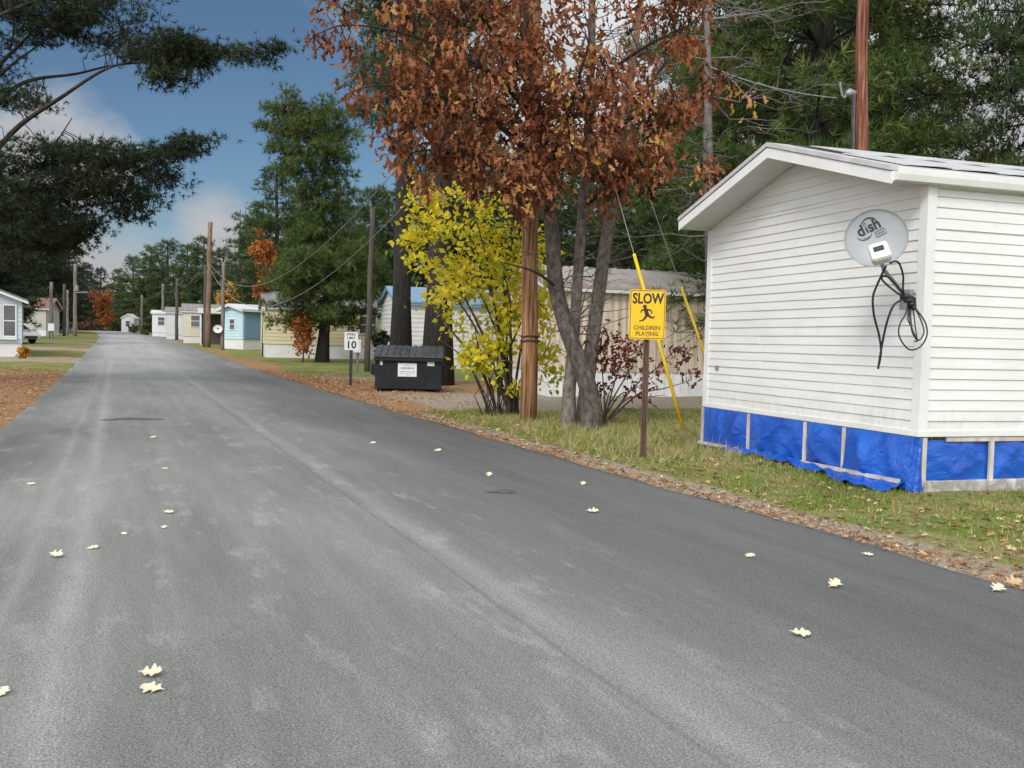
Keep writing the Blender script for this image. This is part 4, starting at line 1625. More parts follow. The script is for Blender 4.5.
# front at local y=0 (towards the road and viewer), body leaning out to the rear
sideprof = [(0.0, 0.06), (0.0, 0.80), (-0.06, 0.86), (-0.06, 0.90), (1.28, 1.16), (1.28, 0.06)]
m.prism([(-bw / 2, y, z) for y, z in sideprof], (bw, 0, 0))
m.build('bin', M['dumpster_paint'], dmp, bevel=0.012)
m = MB()
m.bar((-bw / 2 - 0.03, -0.05, 0.86), (bw / 2 + 0.03, -0.05, 0.86), 0.1, 0.09)
m.build('rim', M['dumpster_paint'], dmp, bevel=0.01)
for x in (-bw / 2 + 0.12, bw / 2 - 0.12):
    m = MB()
    m.box((x - 0.06, 0.06, 0.0), (x + 0.06, 1.2, 0.058))
    m.build('skid', M['dumpster_paint'], dmp)
for sx in (-1, 1):
    m = MB()
    x0 = sx * bw / 2
    m.prism([(x0, 0.12, 0.40), (x0 + sx * 0.13, 0.20, 0.44), (x0 + sx * 0.13, 1.1, 0.44), (x0, 1.18, 0.40)], (0, 0, 0.27))
    m.build('fork_pocket', M['dumpster_paint'], dmp, bevel=0.01)
for k in range(2):
    xa = -bw / 2 - 0.04 + k * (bw / 2 + 0.045)
    xb = xa + bw / 2 + 0.03
    m = MB()
    sl_ = (1.20 - 0.925) / 1.40
    m.prism([(xa, -0.12, 0.912), (xa, 1.30, 1.19), (xa, 1.30, 1.215), (xa, -0.12, 0.937)], (xb - xa, 0, 0))
    lid = m.build('lid', M['dumpster_lid'], dmp, bevel=0.006)
    m = MB()
    for i in range(5):
        x = xa + 0.10 + i * 0.17
        m.prism([(x, -0.10, 0.94), (x, -0.02, 0.99), (x, 1.24, 1.24), (x, 1.28, 1.21)], (0.075, 0, 0))
    m.build('lid_rib', M['dumpster_lid'], lid, bevel=0.015)
m = MB()
m.box((-0.28, -0.006, 0.40), (0.22, -0.002, 0.76))
lb = m.build('label_plate', M['white_label'], dmp)
rr = random.Random(2)
for zz, hh, a, b in ((0.69, 0.012, -0.12, 0.08), (0.60, 0.05, -0.20, 0.15), (0.52, 0.022, -0.22, 0.17), (0.47, 0.012, -0.22, 0.16), (0.435, 0.010, -0.08, 0.08)):
    m = MB()
    x = a
    while x < b:
        w0 = rr.uniform(0.02, 0.045)
        m.box((x, -0.009, zz), (min(x + w0, b), -0.0062, zz + hh))
        x += w0 + 0.012
    m.build('print_line', M['ink_soft'], lb)
for (xa, xb, za, zb) in ((-0.76, -0.69, 0.70, 0.83), (0.50, 0.69, 0.70, 0.81)):
    m = MB()
    m.box((xa, -0.006, za), (xb, -0.002, zb))
    m.build('sticker', M['white_label'], dmp)


# ------------------------------------------------------------------ signs
def rounded(w, h, r, n=6):
    pts = []
    for cx, cy, a0 in ((w / 2 - r, h / 2 - r, 0), (-w / 2 + r, h / 2 - r, 90), (-w / 2 + r, -h / 2 + r, 180), (w / 2 - r, -h / 2 + r, 270)):
        for i in range(n + 1):
            a = R(a0 + 90 * i / n)
            pts.append((cx + r * math.cos(a), cy + r * math.sin(a)))
    return pts


sp = G(643, 458)
sy_ = R(-3)
slow = empty('warning_sign', sp, sy_, 'yellow SLOW sign with a running child, on a brown steel post', 'sign')
SW, SH = 0.455, 0.63
pz = P(646, 314.5, sp.y).z - sp.z
m = MB()
# flanged channel post
pr = [(-0.04, 0.0), (-0.022, 0.0), (-0.016, 0.030), (0.016, 0.030), (0.022, 0.0), (0.04, 0.0), (0.04, 0.005), (0.025, 0.005), (0.019, 0.035), (-0.019, 0.035), (-0.025, 0.005), (-0.04, 0.005)]
m.prism([(x, y + 0.004, -0.3) for x, y in pr], (0, 0, pz + SH / 2 - 0.05 + 0.3))
m.build('post', M['sign_post'], slow)
m = MB()
m.prism([(x, 0.0, pz + y) for x, y in rounded(SW, SH, 0.035)], (0, -0.004, 0))
plate = m.build('plate', M['sign_yellow'], slow)


def on_plate(cx, cz):
    return lambda x, y: Vector((cx + x, -0.0055, pz + cz + y))


text_mesh('SLOW', 0.18, 'lettering', M['sign_ink'], plate, on_plate(0.003, 0.195), sx=0.77, off=0.006)
text_mesh('CHILDREN', 0.072, 'lettering', M['sign_ink_worn'], plate, on_plate(0.0, -0.170), sx=0.98, off=0.002)
text_mesh('PLAYING', 0.072, 'lettering', M['sign_ink_worn'], plate, on_plate(0.0, -0.245), sx=0.98, off=0.002)
lg = MB()
o = on_plate(0, 0)
outer, inner = rounded(SW - 0.022, SH - 0.022, 0.028), rounded(SW - 0.036, SH - 0.036, 0.022)
n = len(outer)
lg.add([o(*p) for p in outer] + [o(*p) for p in inner], [(i, (i + 1) % n, n + (i + 1) % n, n + i) for i in range(n)])
lg.build('border', M['sign_ink'], plate)
lg = MB()
fo_ = on_plate(-0.005, 0.01)
lg.add([fo_(-0.030 + 0.026 * math.cos(R(a)), 0.088 + 0.026 * math.sin(R(a))) for a in range(0, 360, 24)], [tuple(range(15))])
# trunk, arms, legs of the running figure
def limb(pts, w):
    stroke(pts, w, fo_)


limb([(-0.024, 0.068), (-0.012, 0.03), (0.004, -0.018)], [0.03, 0.052, 0.046])
limb([(-0.028, 0.052), (-0.070, 0.042), (-0.082, 0.008)], [0.022, 0.018, 0.012])
limb([(-0.012, 0.052), (0.040, 0.048), (0.062, 0.018), (0.05, -0.004)], [0.024, 0.020, 0.016, 0.012])
limb([(0.0, -0.010), (-0.022, -0.052), (-0.048, -0.082), (-0.094, -0.096)], [0.036, 0.030, 0.022, 0.014])
limb([(0.006, -0.012), (0.046, -0.042), (0.074, -0.052), (0.100, -0.030)], [0.036, 0.028, 0.022, 0.012])
lg.build('running_figure', M['sign_ink'], plate)
for z in (-0.27, 0.27):
    m = MB()
    m.tube([(0, 0.0, pz + z), (0, -0.012, pz + z)], 0.010, 10)
    m.build('bolt', M['galv'], plate)

sp = G(350.5, 386)
spd = empty('speed_sign', sp, R(8), 'white speed limit 10 sign on a black post by the dumpster', 'sign')
pz2 = P(351.5, 341, sp.y).z - sp.z
m = MB()
m.box((-0.045, 0.004, -0.3), (0.045, 0.07, pz2 + 0.2))
m.build('post', M['black_post'], spd)
m = MB()
m.prism([(x, 0.0, pz2 + y) for x, y in rounded(0.39, 0.53, 0.03)], (0, -0.005, 0))
plate2 = m.build('plate', M['white_label'], spd)
pzz = pz2
f2 = lambda cz: (lambda x, y: Vector((x, -0.0065, pzz + cz + y)))
text_mesh('SPEED', 0.10, 'lettering', M['ink'], plate2, f2(0.19), off=0.002)
text_mesh('LIMIT', 0.10, 'lettering', M['ink'], plate2, f2(0.085), off=0.002)
text_mesh('10', 0.30, 'lettering', M['ink'], plate2, f2(-0.12), off=0.008)


# ------------------------------------------------------------------ poles and wires
def pole(px, ybase, ytop, D, rad, mat, label, lean=(0, 0), name='utility_pole', cat='utility pole', group=None, rtop=0.78, py_side=True):
    b = G(px, ybase) if D is None else at(px, D)
    D = b.y
    zt_ = P(px, ytop, D).z - b.z
    e = empty(name, b, 0, label, cat, group)
    m = MB()
    n = 8
    pts = [(lean[0] * u / n + 0.02 * math.sin(u * 1.7 + px), lean[1] * u / n, -0.4 * (u == 0) + zt_ * u / n) for u in range(n + 1)]
    m.tube(pts, [rad * (1 - (1 - rtop) * u / n) for u in range(n + 1)], 14)
    m.build('shaft', mat, e, smooth=True)
    return e, b, zt_


p527, b527, h527 = pole(528, 421, -170, None, 0.155, M['pole_new'], 'bare reddish wooden pole with vertical cracks in front of the yellow bush', lean=(-0.12, 0))
for k, z in enumerate((1.42, 1.50)):
    m = MB()
    m.tube([(0.165 * math.cos(a), 0.165 * math.sin(a), z + 0.01 * math.sin(3 * a)) for a in np.linspace(0, 6.283, 25)], 0.012, 6, False)
    m.build('band', M['cable'], p527)
p209, b209, h209 = pole(207.5, 347.5, 222, None, 0.20, M['pole_mid'], 'tall brown pole with wires, tallest on the right of the road', lean=(0.10, 0))
p206, _, _ = pole(204.5, 347, 265, None, 0.12, M['pole_dark'], 'short dark pole touching the tall brown pole')
p222, b222, h222 = pole(222.5, 350, 262, None, 0.13, M['pole_old'], 'grey pole holding a small white dish beside the aqua home')
m = MB()
vs = [(-0.05, -0.2, 1.75)]
m2 = []
rings_ = 5
for i in range(1, rings_ + 1):
    for j in range(20):
        a = 6.283 * j / 20
        m2.append((0.31 * i / rings_ * math.cos(a) - 0.2, -0.35 - 0.08 * (i / rings_) ** 2, 1.40 + 0.27 * i / rings_ * math.sin(a)))
m.add(m2, [(i * 20 + j, i * 20 + (j + 1) % 20, (i + 1) * 20 + (j + 1) % 20, (i + 1) * 20 + j) for i in range(rings_ - 1) for j in range(20)] + [tuple(range(20))])
m.tube([(-0.2, -0.34, 1.40), (0, -0.1, 1.36)], 0.03, 6)
dd = m.build('satellite_dish', M['trim_white'], None, smooth=True)
dd.location = b222
tag(dd, 'small white satellite dish on the grey pole by the aqua home', 'satellite dish')
p175, b175, h175 = pole(176.5, 340, 278, None, 0.17, M['pole_dark'], 'dark pole in front of the cream home')
p163, b163, h163 = pole(162.5, 336.5, 284, None, 0.16, M['pole_old'], 'pale grey pole in front of the chalk-white home')
p142, b142, h142 = pole(141.5, 334.5, 295, None, 0.17, M['pole_old'], 'short grey pole, farthest on the right of the road')
p367, b367, h367 = pole(367, 371.5, 208, None, 0.125, M['pole_dark'], 'slender weathered pole between the speed sign and the dumpster', lean=(0.12, 0))
ms = MB()
ms.box((-0.42, -0.08, 0.0), (-0.34, 0.0, 1.5))
ms.build('pedestal', M['pole_old'], p367)
ms = MB()
ms.box((-0.55, -0.2, 0.75), (-0.22, -0.05, 1.28))
ms.build('meter_box', M['white_label'], p367, bevel=0.02)
pb, bb, hb = pole(862, 400, -90, 16.5, 0.12, M['pole_red'], 'reddish pole with a conduit and weatherhead behind the white house', lean=(-0.26, 0))
cz = P(862, 98, 16.5).z - bb.z
m = MB()
lx_ = -0.26 * cz / hb
m.tube([(-0.19, -0.06, 0.2), (-0.17 + lx_, -0.06, cz), (-0.18 + lx_, -0.09, cz + 0.05), (-0.26 + lx_, -0.13, cz + 0.06), (-0.33 + lx_, -0.15, cz + 0.01)], [0.035, 0.035, 0.06, 0.065, 0.045], 8)
m.build('conduit', M['galv'], pb, smooth=True)

# left side poles
p51, b51, h51 = pole(51, 339, 282, None, 0.17, M['pole_old'], 'pole with a reddish lower half in front of the taupe home')
p64, b64, h64 = pole(64, 336, 284, None, 0.16, M['pole_dark'], 'dark thin pole between the reddish pole and the lamp pole')
p67, _, _ = pole(67.5, 335, 290, None, 0.15, M['pole_old'], 'pale grey pole close behind the dark thin one')
p74, b74, h74 = pole(75, 336.5, 264, None, 0.20, M['pole_old'], 'tall pale pole carrying a box and a lamp arm, left roadside', name='lamp_pole')
D74 = b74.y
m = MB()
z0 = P(75, 292.5, D74).z - b74.z
m.bar((0.1, -0.1, z0), (1.6, -0.7, z0 + 0.03), 0.08, 0.08)
m.build('lamp_arm', M['galv'], p74)
m = MB()
m.tube([(0.25, -0.2, z0 + 0.15), (0.25, -0.2, z0 + 0.75)], 0.18, 10)
m.build('transformer', M['galv'], p74)
pm, _, _ = pole(52, 340, 324, None, 0.05, M['galv'], 'grey meter post at the foot of the reddish pole', name='meter_post', cat='meter')
m = MB()
m.box((-0.25, -0.2, 0.75), (0.25, -0.05, 1.35))
m.build('meter_box', M['white_label'], pm)


def wire(a, b, sag, label, rad=0.012, name='overhead_wire'):
    a, b = Vector(a), Vector(b)
    m = MB()
    n = 22
    m.tube([a.lerp(b, i / n) - Vector((0, 0, sag * 4 * (i / n) * (1 - i / n))) for i in range(n + 1)], rad, 5)
    return tag(m.build(name, M['wire']), label, 'wire')


top209 = b209 + Vector((0.1, 0, h209))
w_a = P(211, 265, b209.y)
w_b = P(211, 271, b209.y)
hub = b527 + Vector((-0.1, 0, 0))
u1, u2 = P(527, 3, b527.y), P(529, 60, b527.y)
wire(w_a, u1, 3.0, 'upper sagging wire from the tall brown pole up into the rust-leaved oak', 0.012)
wire(w_b, u2, 3.4, 'lower sagging wire from the tall brown pole up into the rust-leaved oak', 0.014)
wire(P(209, 252, b209.y), b175 + Vector((0, 0, h175 - 0.6)), 1.0, 'wire running from the tall brown pole to the dark pole', 0.014)
wire(b175 + Vector((0, 0, h175 - 0.9)), b163 + Vector((0, 0, h163 - 0.5)), 0.5, 'wire between the dark pole and the pale grey pole', 0.014)
wire(b163 + Vector((0, 0, h163 - 0.5)), b142 + Vector((0, 0, h142 - 0.3)), 0.6, 'wire between the two farthest grey poles on the right', 0.014)
wire(b142 + Vector((0, 0, h142 - 0.3)), b74 + Vector((0, 0, h74 - 1.2)), 1.2, 'wire crossing the road at its far end to the lamp pole', 0.016)
wire(bb + Vector((-0.50 + lx_, -0.16, cz - 0.05)), P(709, 66, 19.4), 0.1, 'pale service wire reaching left from the weatherhead behind the house', 0.010)
wire(bb + Vector((-0.33 + lx_, -0.15, cz)), P(840, 82, 16.3), 0.12, 'short drooping service loop at the weatherhead', 0.018)

# guy wires with yellow guards
for (x0, y0, x1, y1, D, full, lb_, lt) in (
        (683, 428, 634, 254, 14.2, (560, -60), 'yellow guy guard rising behind the yellow sign', 'thin steel guy wire running up from the guard behind the sign'),
        (712, 375, 681, 287, 17.5, (600, -60), 'shorter yellow guy guard half hidden by the white house', 'thin steel guy wire running up from the guard beside the house')):
    a = P(x0, y0, D)
    b = P(x1, y1, D + 0.5)
    m = MB()
    m.tube([a, b], 0.026, 8)
    tag(m.build('guy_guard', M['guard_yellow'], None, smooth=True), lb_, 'guy guard')
    d = (b - a)
    m = MB()
    m.tube([a - d * 0.22, a, a + d * 3.2], 0.007, 5)
    tag(m.build('guy_wire', M['wire']), lt, 'wire')

# ------------------------------------------------------------------ trees
def limb_px(pts, D0):
    """limb through pixels (x, y, depth offset, radius)"""
    return [P(x, y, D0 + dz) for x, y, dz, _ in pts], [q[3] for q in pts]


def smooth_path(pts, rads, n=5):
    out_, ro = [], []
    for i in range(len(pts) - 1):
        p0, p1, p2, p3 = pts[max(i - 1, 0)], pts[i], pts[i + 1], pts[min(i + 2, len(pts) - 1)]
        for k in range(n):
            t = k / n
            out_.append(0.5 * ((2 * p1) + (p2 - p0) * t + (2 * p0 - 5 * p1 + 4 * p2 - p3) * t * t + (-p0 + 3 * p1 - 3 * p2 + p3) * t ** 3))
            ro.append(rads[i] + (rads[i + 1] - rads[i]) * t)
    return out_ + [pts[-1]], ro + [rads[-1]]


def rebase(mb, o):
    mb.v = [(x - o.x, y - o.y, z - o.z) for x, y, z in mb.v]


def shift_mesh(me, o):
    me.transform(Matrix.Translation(-Vector(o)))


# ---- near pine on the left, reaching over the road
r = np.random.default_rng(11)
D0 = 25
base = at(-70, D0)
root = empty('pine_tree', base, 0, 'big dark pine leaning its boughs over the left side of the road', 'pine tree')
w = MB()
limbs = []
tp = [base + Vector((0, 0, -0.4)), base + Vector((0.1, 0, 3)), base + Vector((0.05, 0.1, 6.5)), base + Vector((0.2, 0, 10)), base + Vector((0.2, 0.1, 16))]
p_, r_ = smooth_path(tp, [0.5, 0.42, 0.35, 0.28, 0.08])
w.tube(p_, r_, 12)
LIMB = [
    [(-70, 190, 0, .17), (-20, 165, -.3, .14), (20, 125, -.6, .11), (60, 98, -1, .085), (100, 72, -1.2, .06), (130, 62, -1.4, .04), (190, 52, -1.5, .025), (285, 52, -1.5, .008)],
    [(-70, 170, 0, .16), (-10, 110, .5, .12), (25, 82, .9, .09), (75, 74, 1, .06), (110, 66, 1, .045), (150, 62, 1, .03)],
    [(-70, 150, 0, .14), (-5, 70, 1, .10), (20, 45, 1.3, .07), (40, 25, 1.5, .05), (70, 5, 1.6, .03)],
    [(-5, 80, .8, .08), (15, 62, .6, .055), (38, 46, .4, .04), (60, 30, .3, .025)],
    [(10, 50, 1.2, .05), (14, 28, 1, .035), (12, 5, 1, .02)],
    [(-70, 245, 0, .15), (-20, 215, -.6, .12), (40, 190, -1, .09), (100, 168, -1.4, .06), (160, 150, -1.6, .035), (208, 137, -1.8, .01)],
    [(-70, 260, 0, .13), (-10, 245, .8, .1), (40, 225, 1.2, .07), (90, 205, 1.5, .045), (150, 200, 1.6, .02)],
    [(20, 195, -.9, .06), (45, 160, -1.1, .04), (72, 118, -1.2, .02)],
    [(-70, 100, 0, .13), (-20, 30, -.6, .1), (40, 0, -1, .06), (120, -15, -1.2, .03), (170, 0, -1.3, .01)],
    [(-70, 300, 0, .1), (-20, 275, .2, .08), (30, 262, .4, .05), (75, 245, .5, .02)],
]
for L_ in LIMB:
    pts, rd = limb_px(L_, D0)
    rd = [x * 0.58 for x in rd]
    pts, rd = smooth_path(pts, rd)
    w.tube(pts, rd, 7)
    limbs.append(pts)
clumps = [
    pc(20, 5, 42, 20, 25.5, 2.2, 34), pc(75, 12, 45, 22, 25, 2.0, 40), pc(115, 22, 38, 20, 24.5, 1.8, 30), pc(80, -40, 90, 30, 25, 2.5, 40),
    pc(168, 44, 34, 13, 23.6, 1.2, 26), pc(195, 55, 22, 14, 23.5, 1.0, 14), pc(212, 52, 26, 8, 23.5, 0.8, 9), pc(245, 55, 30, 7, 23.5, 0.5, 8), pc(275, 50, 16, 7, 23.5, 0.4, 5),
    pc(170, 78, 26, 10, 23.6, 1.0, 14), pc(185, 66, 20, 12, 23.6, .8, 10), pc(150, 60, 22, 8, 23.8, 1.0, 10), pc(60, 33, 40, 10, 25.5, 1.5, 12),
    pc(25, 98, 26, 11, 25, 1.0, 14), pc(-20, 90, 30, 25, 25, 1.5, 20),
    pc(60, 158, 58, 17, 24, 1.8, 40), pc(125, 160, 48, 16, 23.5, 1.4, 32), pc(175, 150, 28, 11, 23.3, .9, 14), pc(200, 140, 14, 5, 23.2, .4, 5),
    pc(40, 185, 60, 20, 24.5, 2.2, 48), pc(115, 190, 48, 18, 24.5, 1.8, 34), pc(155, 182, 26, 14, 24, 1.0, 12), pc(60, 212, 60, 18, 25, 2.2, 36), pc(125, 212, 28, 10, 25, 1.2, 11),
    pc(20, 235, 50, 18, 25.3, 2.2, 32), pc(75, 240, 34, 14, 25.3, 1.3, 14), pc(20, 262, 46, 13, 25.4, 1.8, 18), pc(85, 225, 26, 10, 25, 1.2, 8),
    pc(-40, 170, 40, 60, 25, 2.5, 40), pc(-40, 30, 60, 50, 25.5, 3, 40), pc(-120, 150, 60, 140, 25, 3, 40),
]
clumps = [(c_, r_, int(n_ * 1.4)) for c_, r_, n_ in clumps]
crown = clump_tree(r, limbs, clumps, w, 'tuft', 0.155, 19, (0.21, 0.21, 0.075), twig_r=0.008, up=0.25, outward=0.8, blades=12, width=0.12, tone_sd=0.22, spread=85)
rebase(w, base)
shift_mesh(crown, base)
w.build('trunk', M['bark_black'], root, smooth=True)
link_mesh('crown', crown, M['needle_dark'], root)

# ---- oak with rust leaves, three stems
r = np.random.default_rng(21)
base = G(585, 430)
D0 = base.y
root = empty('oak_tree', base, 0, 'rust-leaved oak with three leaning grey stems beside the wooden pole', 'oak tree')
STEM = [
    [(591, 436, 0, .22), (591, 400, 0, .165), (580, 364, 0, .14), (566, 326, 0, .135), (556, 285, 0, .13), (551, 220, 0, .12), (542, 140, -.2, .10), (528, 60, -.4, .09), (520, -40, -.5, .06), (515, -130, -.5, .02)],
    [(569, 434, .35, .155), (569, 395, .35, .115), (573, 350, .35, .10), (577, 290, .4, .09), (584, 190, .5, .085), (590, 100, .6, .07), (592, 0, .8, .06), (590, -110, 1, .02)],
    [(582, 434, .75, .15), (590, 360, .75, .125), (602, 270, .8, .115), (613, 195, .9, .10), (625, 110, 1.0, .09), (640, 10, 1.2, .05), (650, -90, 1.2, .02)],
]
BR = [
    [(545, 185, -.1, .06), (525, 150, -.6, .045), (490, 120, -1, .035), (440, 95, -1.4, .025), (380, 85, -1.6, .015), (345, 95, -1.6, .006)],
    [(541, 140, -.2, .06), (515, 95, -.8, .045), (470, 60, -1.3, .03), (410, 35, -1.6, .02), (345, 25, -1.7, .012), (308, 40, -1.8, .005)],
    [(535, 95, -.3, .05), (500, 40, -.8, .035), (460, 0, -1, .02), (400, -30, -1, .01)],
    [(550, 215, 0, .05), (530, 190, -.5, .035), (490, 165, -.8, .025), (440, 150, -1, .015), (400, 155, -1, .006)],
    [(586, 170, .5, .06), (615, 130, 0, .04), (650, 110, -.5, .03), (700, 95, -.8, .015), (740, 75, -1, .005)],
    [(588, 130, .5, .05), (605, 80, -.3, .035), (640, 50, -.8, .025), (690, 25, -1, .01)],
    [(582, 210, .5, .045), (610, 185, 0, .035), (650, 165, -.4, .02), (700, 170, -.6, .008)],
    [(622, 120, 1, .05), (660, 70, 1.2, .03), (690, 30, 1.3, .012)],
    [(545, 180, -.1, .05), (560, 140, -1, .04), (575, 90, -1.6, .03), (590, 40, -2, .012)],
    [(543, 165, -.1, .05), (525, 180, -1, .03), (515, 200, -1.4, .012)],
    [(560, 290, 0, .03), (535, 272, -.4, .02), (500, 262, -.6, .008)],
]
w0, w1, w2, wb_ = MB(), MB(), MB(), MB()
limbs = []
for mb_, S_ in zip((w0, w1, w2), STEM):
    pts, rd = limb_px(S_, D0)
    pts, rd = smooth_path(pts, rd)
    mb_.tube(pts, rd, 12)
    limbs.append(pts[len(pts) // 2 + 5:])
for B_ in BR:
    pts, rd = limb_px(B_, D0)
    pts, rd = smooth_path(pts, rd)
    wb_.tube(pts, rd, 6)
    limbs.append(pts)
# bare side twigs on the stems
for mb_, S_ in zip((w1, w2, w0), (STEM[1], STEM[2], STEM[0])):
    pts, rd = limb_px(S_, D0)
    for _ in range(34):
        i = r.integers(2, 6)
        o_ = pts[i].lerp(pts[i + 1], r.random())
        az = r.uniform(-1.2, 1.2) if r.random() < 0.75 else r.uniform(2, 4.2)
        L = r.uniform(0.4, 1.5)
        e = o_ + Vector((math.cos(az), math.sin(az) * 0.8, r.uniform(-0.05, 0.5))) * L
        c_ = curve(o_, e, r, 0.08, 4, 0.06)
        mb_.tube(c_, [.014, .011, .008, .006, .003], 4, False)
        for _ in range(3):
            s_ = Vector(c_[r.integers(1, 4)])
            mb_.tube(curve(s_, s_ + Vector((r.normal() * .3 + .15, r.normal() * .3, r.uniform(-.1, .35))) * L * .6, r, 0.05, 3, 0.06), [.007, .005, .004, .002], 3, False)
clumps = [
    pc(330, 30, 18, 26, 14.4, .5, 9), pc(358, 98, 20, 12, 14.4, .5, 9), pc(350, 55, 20, 22, 14.4, .6, 7), pc(395, 30, 32, 26, 14.6, .9, 17), pc(410, 75, 36, 24, 14.6, 1, 25),
    pc(385, 125, 24, 16, 14.8, .6, 9), pc(400, 160, 22, 12, 14.9, .6, 9), pc(440, 115, 40, 26, 14.8, 1.1, 32), pc(455, 60, 40, 30, 14.8, 1.2, 34), pc(445, 10, 50, 28, 14.8, 1.3, 30),
    pc(470, 150, 34, 20, 15, 1, 24), pc(510, 110, 36, 34, 15, 1.3, 38), pc(520, 60, 36, 34, 15, 1.4, 38), pc(515, 170, 26, 22, 14.8, .9, 22), pc(520, 195, 16, 18, 14.6, .5, 10),
    pc(500, 5, 44, 24, 15, 1.4, 28), pc(560, 100, 34, 34, 15, 1.5, 36), pc(565, 150, 32, 28, 15, 1.2, 28), pc(570, 40, 36, 26, 15, 1.5, 27), pc(560, -10, 60, 24, 15.2, 1.6, 30),
    pc(610, 120, 34, 30, 15, 1.3, 30), pc(620, 75, 34, 18, 15, 1.2, 17), pc(620, 165, 34, 24, 15.2, 1.1, 28), pc(605, 190, 26, 16, 15.3, .8, 12), pc(655, 140, 26, 26, 15.1, 1, 20),
    pc(660, 100, 28, 20, 15, 1, 14), pc(650, 178, 26, 14, 15.3, .8, 12), pc(690, 105, 22, 20, 15, .8, 8), pc(700, 170, 18, 8, 15.2, .5, 5), pc(680, 40, 26, 26, 15.2, .9, 11),
    pc(640, 10, 44, 20, 15.2, 1.2, 18), pc(725, 75, 16, 14, 14.8, .5, 4), pc(740, 100, 8, 14, 14.8, .3, 2), pc(690, 5, 26, 16, 15.2, .9, 8), pc(540, -80, 150, 50, 15.3, 2, 70), pc(420, -50, 70, 26, 15, 1.4, 20),
    pc(470, 180, 20, 14, 15, .6, 8), pc(425, 185, 14, 10, 15, .4, 4), pc(545, 185, 18, 14, 15, .6, 8), pc(437, 150, 18, 20, 15, .6, 12),
]
clumps = [(c_, r_, int(n_ * (0.68 if c_[0] > -1.35 else 0.5) + .5)) for c_, r_, n_ in clumps]
crown = clump_tree(r, limbs, clumps, wb_, 'leaf', 0.16, 20, (0.125, 0.125, 0.14), twig_r=0.006, hang=0.9, up=0.1, outward=0.4, tone_sd=0.26)
for mb_ in (w0, w1, w2, wb_):
    rebase(mb_, base)
shift_mesh(crown, base)
w0.build('trunk', M['bark_oak'], root, smooth=True)
w1.build('trunk', M['bark_grey'], root, smooth=True)
w2.build('trunk', M['bark_grey'], root, smooth=True)
wb_.build('branches', M['bark_dark'], root, smooth=True)
link_mesh('crown', crown, M['oak_leaf'], root)

# ---- yellow-leaved bush
r = np.random.default_rng(31)
base = G(503, 416)
D0 = base.y
root = empty('yellow_bush', base, 0, 'tall many-stemmed bush with bright yellow leaves left of the wooden pole', 'bush')
w = MB()
limbs = []
tips = [(412, 262, -.3), (405, 205, -.4), (440, 185, .2), (470, 200, -.5), (430, 300, -.6), (450, 250, .6), (490, 215, .5), (500, 260, -.7), (520, 225, .2), (545, 250, .5), (535, 300, -.3), (552, 330, .3), (475, 330, -.7), (440, 340, .3), (505, 190, .8)]
for (x, y, dz) in tips:
    bx = 503 + r.uniform(-13, 16)
    mid1 = (bx + (x - bx) * 0.22 + r.uniform(-6, 6), 415 + (y - 415) * 0.4)
    mid2 = (bx + (x - bx) * 0.58 + r.uniform(-8, 8), 415 + (y - 415) * 0.74)
    S_ = [(bx, 417, r.uniform(-.15, .15), .034), (mid1[0], mid1[1], dz * .3, .027), (mid2[0], mid2[1], dz * .7, .018), (x, y, dz, .006)]
    pts, rd = limb_px(S_, D0)
    pts, rd = smooth_path(pts, rd)
    w.tube(pts, rd, 6)
    limbs.append(pts[4:])
for _ in range(16):
    bx = 503 + r.uniform(-20, 22)
    pts, rd = limb_px([(bx, 417, 0, .014), (bx + r.uniform(-12, 8), 395, r.uniform(-.3, .3), .009), (bx + r.uniform(-34, 22), r.uniform(330, 388), r.uniform(-.6, .6), .004)], D0)
    w.tube(pts, rd, 4)
clumps = [
    pc(410, 235, 14, 30, D0, .5, 9), pc(430, 200, 26, 14, D0, .6, 14), pc(440, 228, 28, 14, D0, .7, 15), pc(425, 268, 22, 12, D0, .6, 9), pc(455, 265, 24, 16, D0, .8, 18), pc(480, 240, 28, 20, D0, .8, 24),
    pc(490, 205, 26, 16, D0, .8, 12), pc(470, 292, 34, 16, D0, .8, 24), pc(440, 300, 24, 12, D0, .6, 9), pc(505, 270, 26, 26, D0, .9, 32), pc(505, 315, 26, 24, D0, .9, 34), pc(490, 345, 24, 16, D0, .8, 20),
    pc(540, 300, 16, 34, D0, .7, 24), pc(545, 345, 14, 24, D0, .6, 14), pc(540, 255, 16, 20, D0, .6, 11), pc(482, 365, 20, 13, D0 - .6, .4, 15), pc(470, 352, 14, 8, D0 - .6, .3, 7), pc(520, 385, 14, 14, D0, .5, 5), pc(550, 380, 10, 16, D0, .4, 5),
    pc(460, 190, 18, 8, D0, .5, 5), pc(452, 325, 16, 8, D0, .5, 4), pc(515, 235, 20, 14, D0, .7, 9),
]
crown = clump_tree(r, limbs, clumps, w, 'sleaf', 0.135, 14, (0.13, 0.13, 0.09), twig_r=0.005, hang=0.4, up=0.2, outward=0.5, tone_sd=0.22)
rebase(w, base)
shift_mesh(crown, base)
w.build('stems', M['bark_brown'], root, smooth=True)
link_mesh('foliage', crown, M['yellow_leaf'], root)

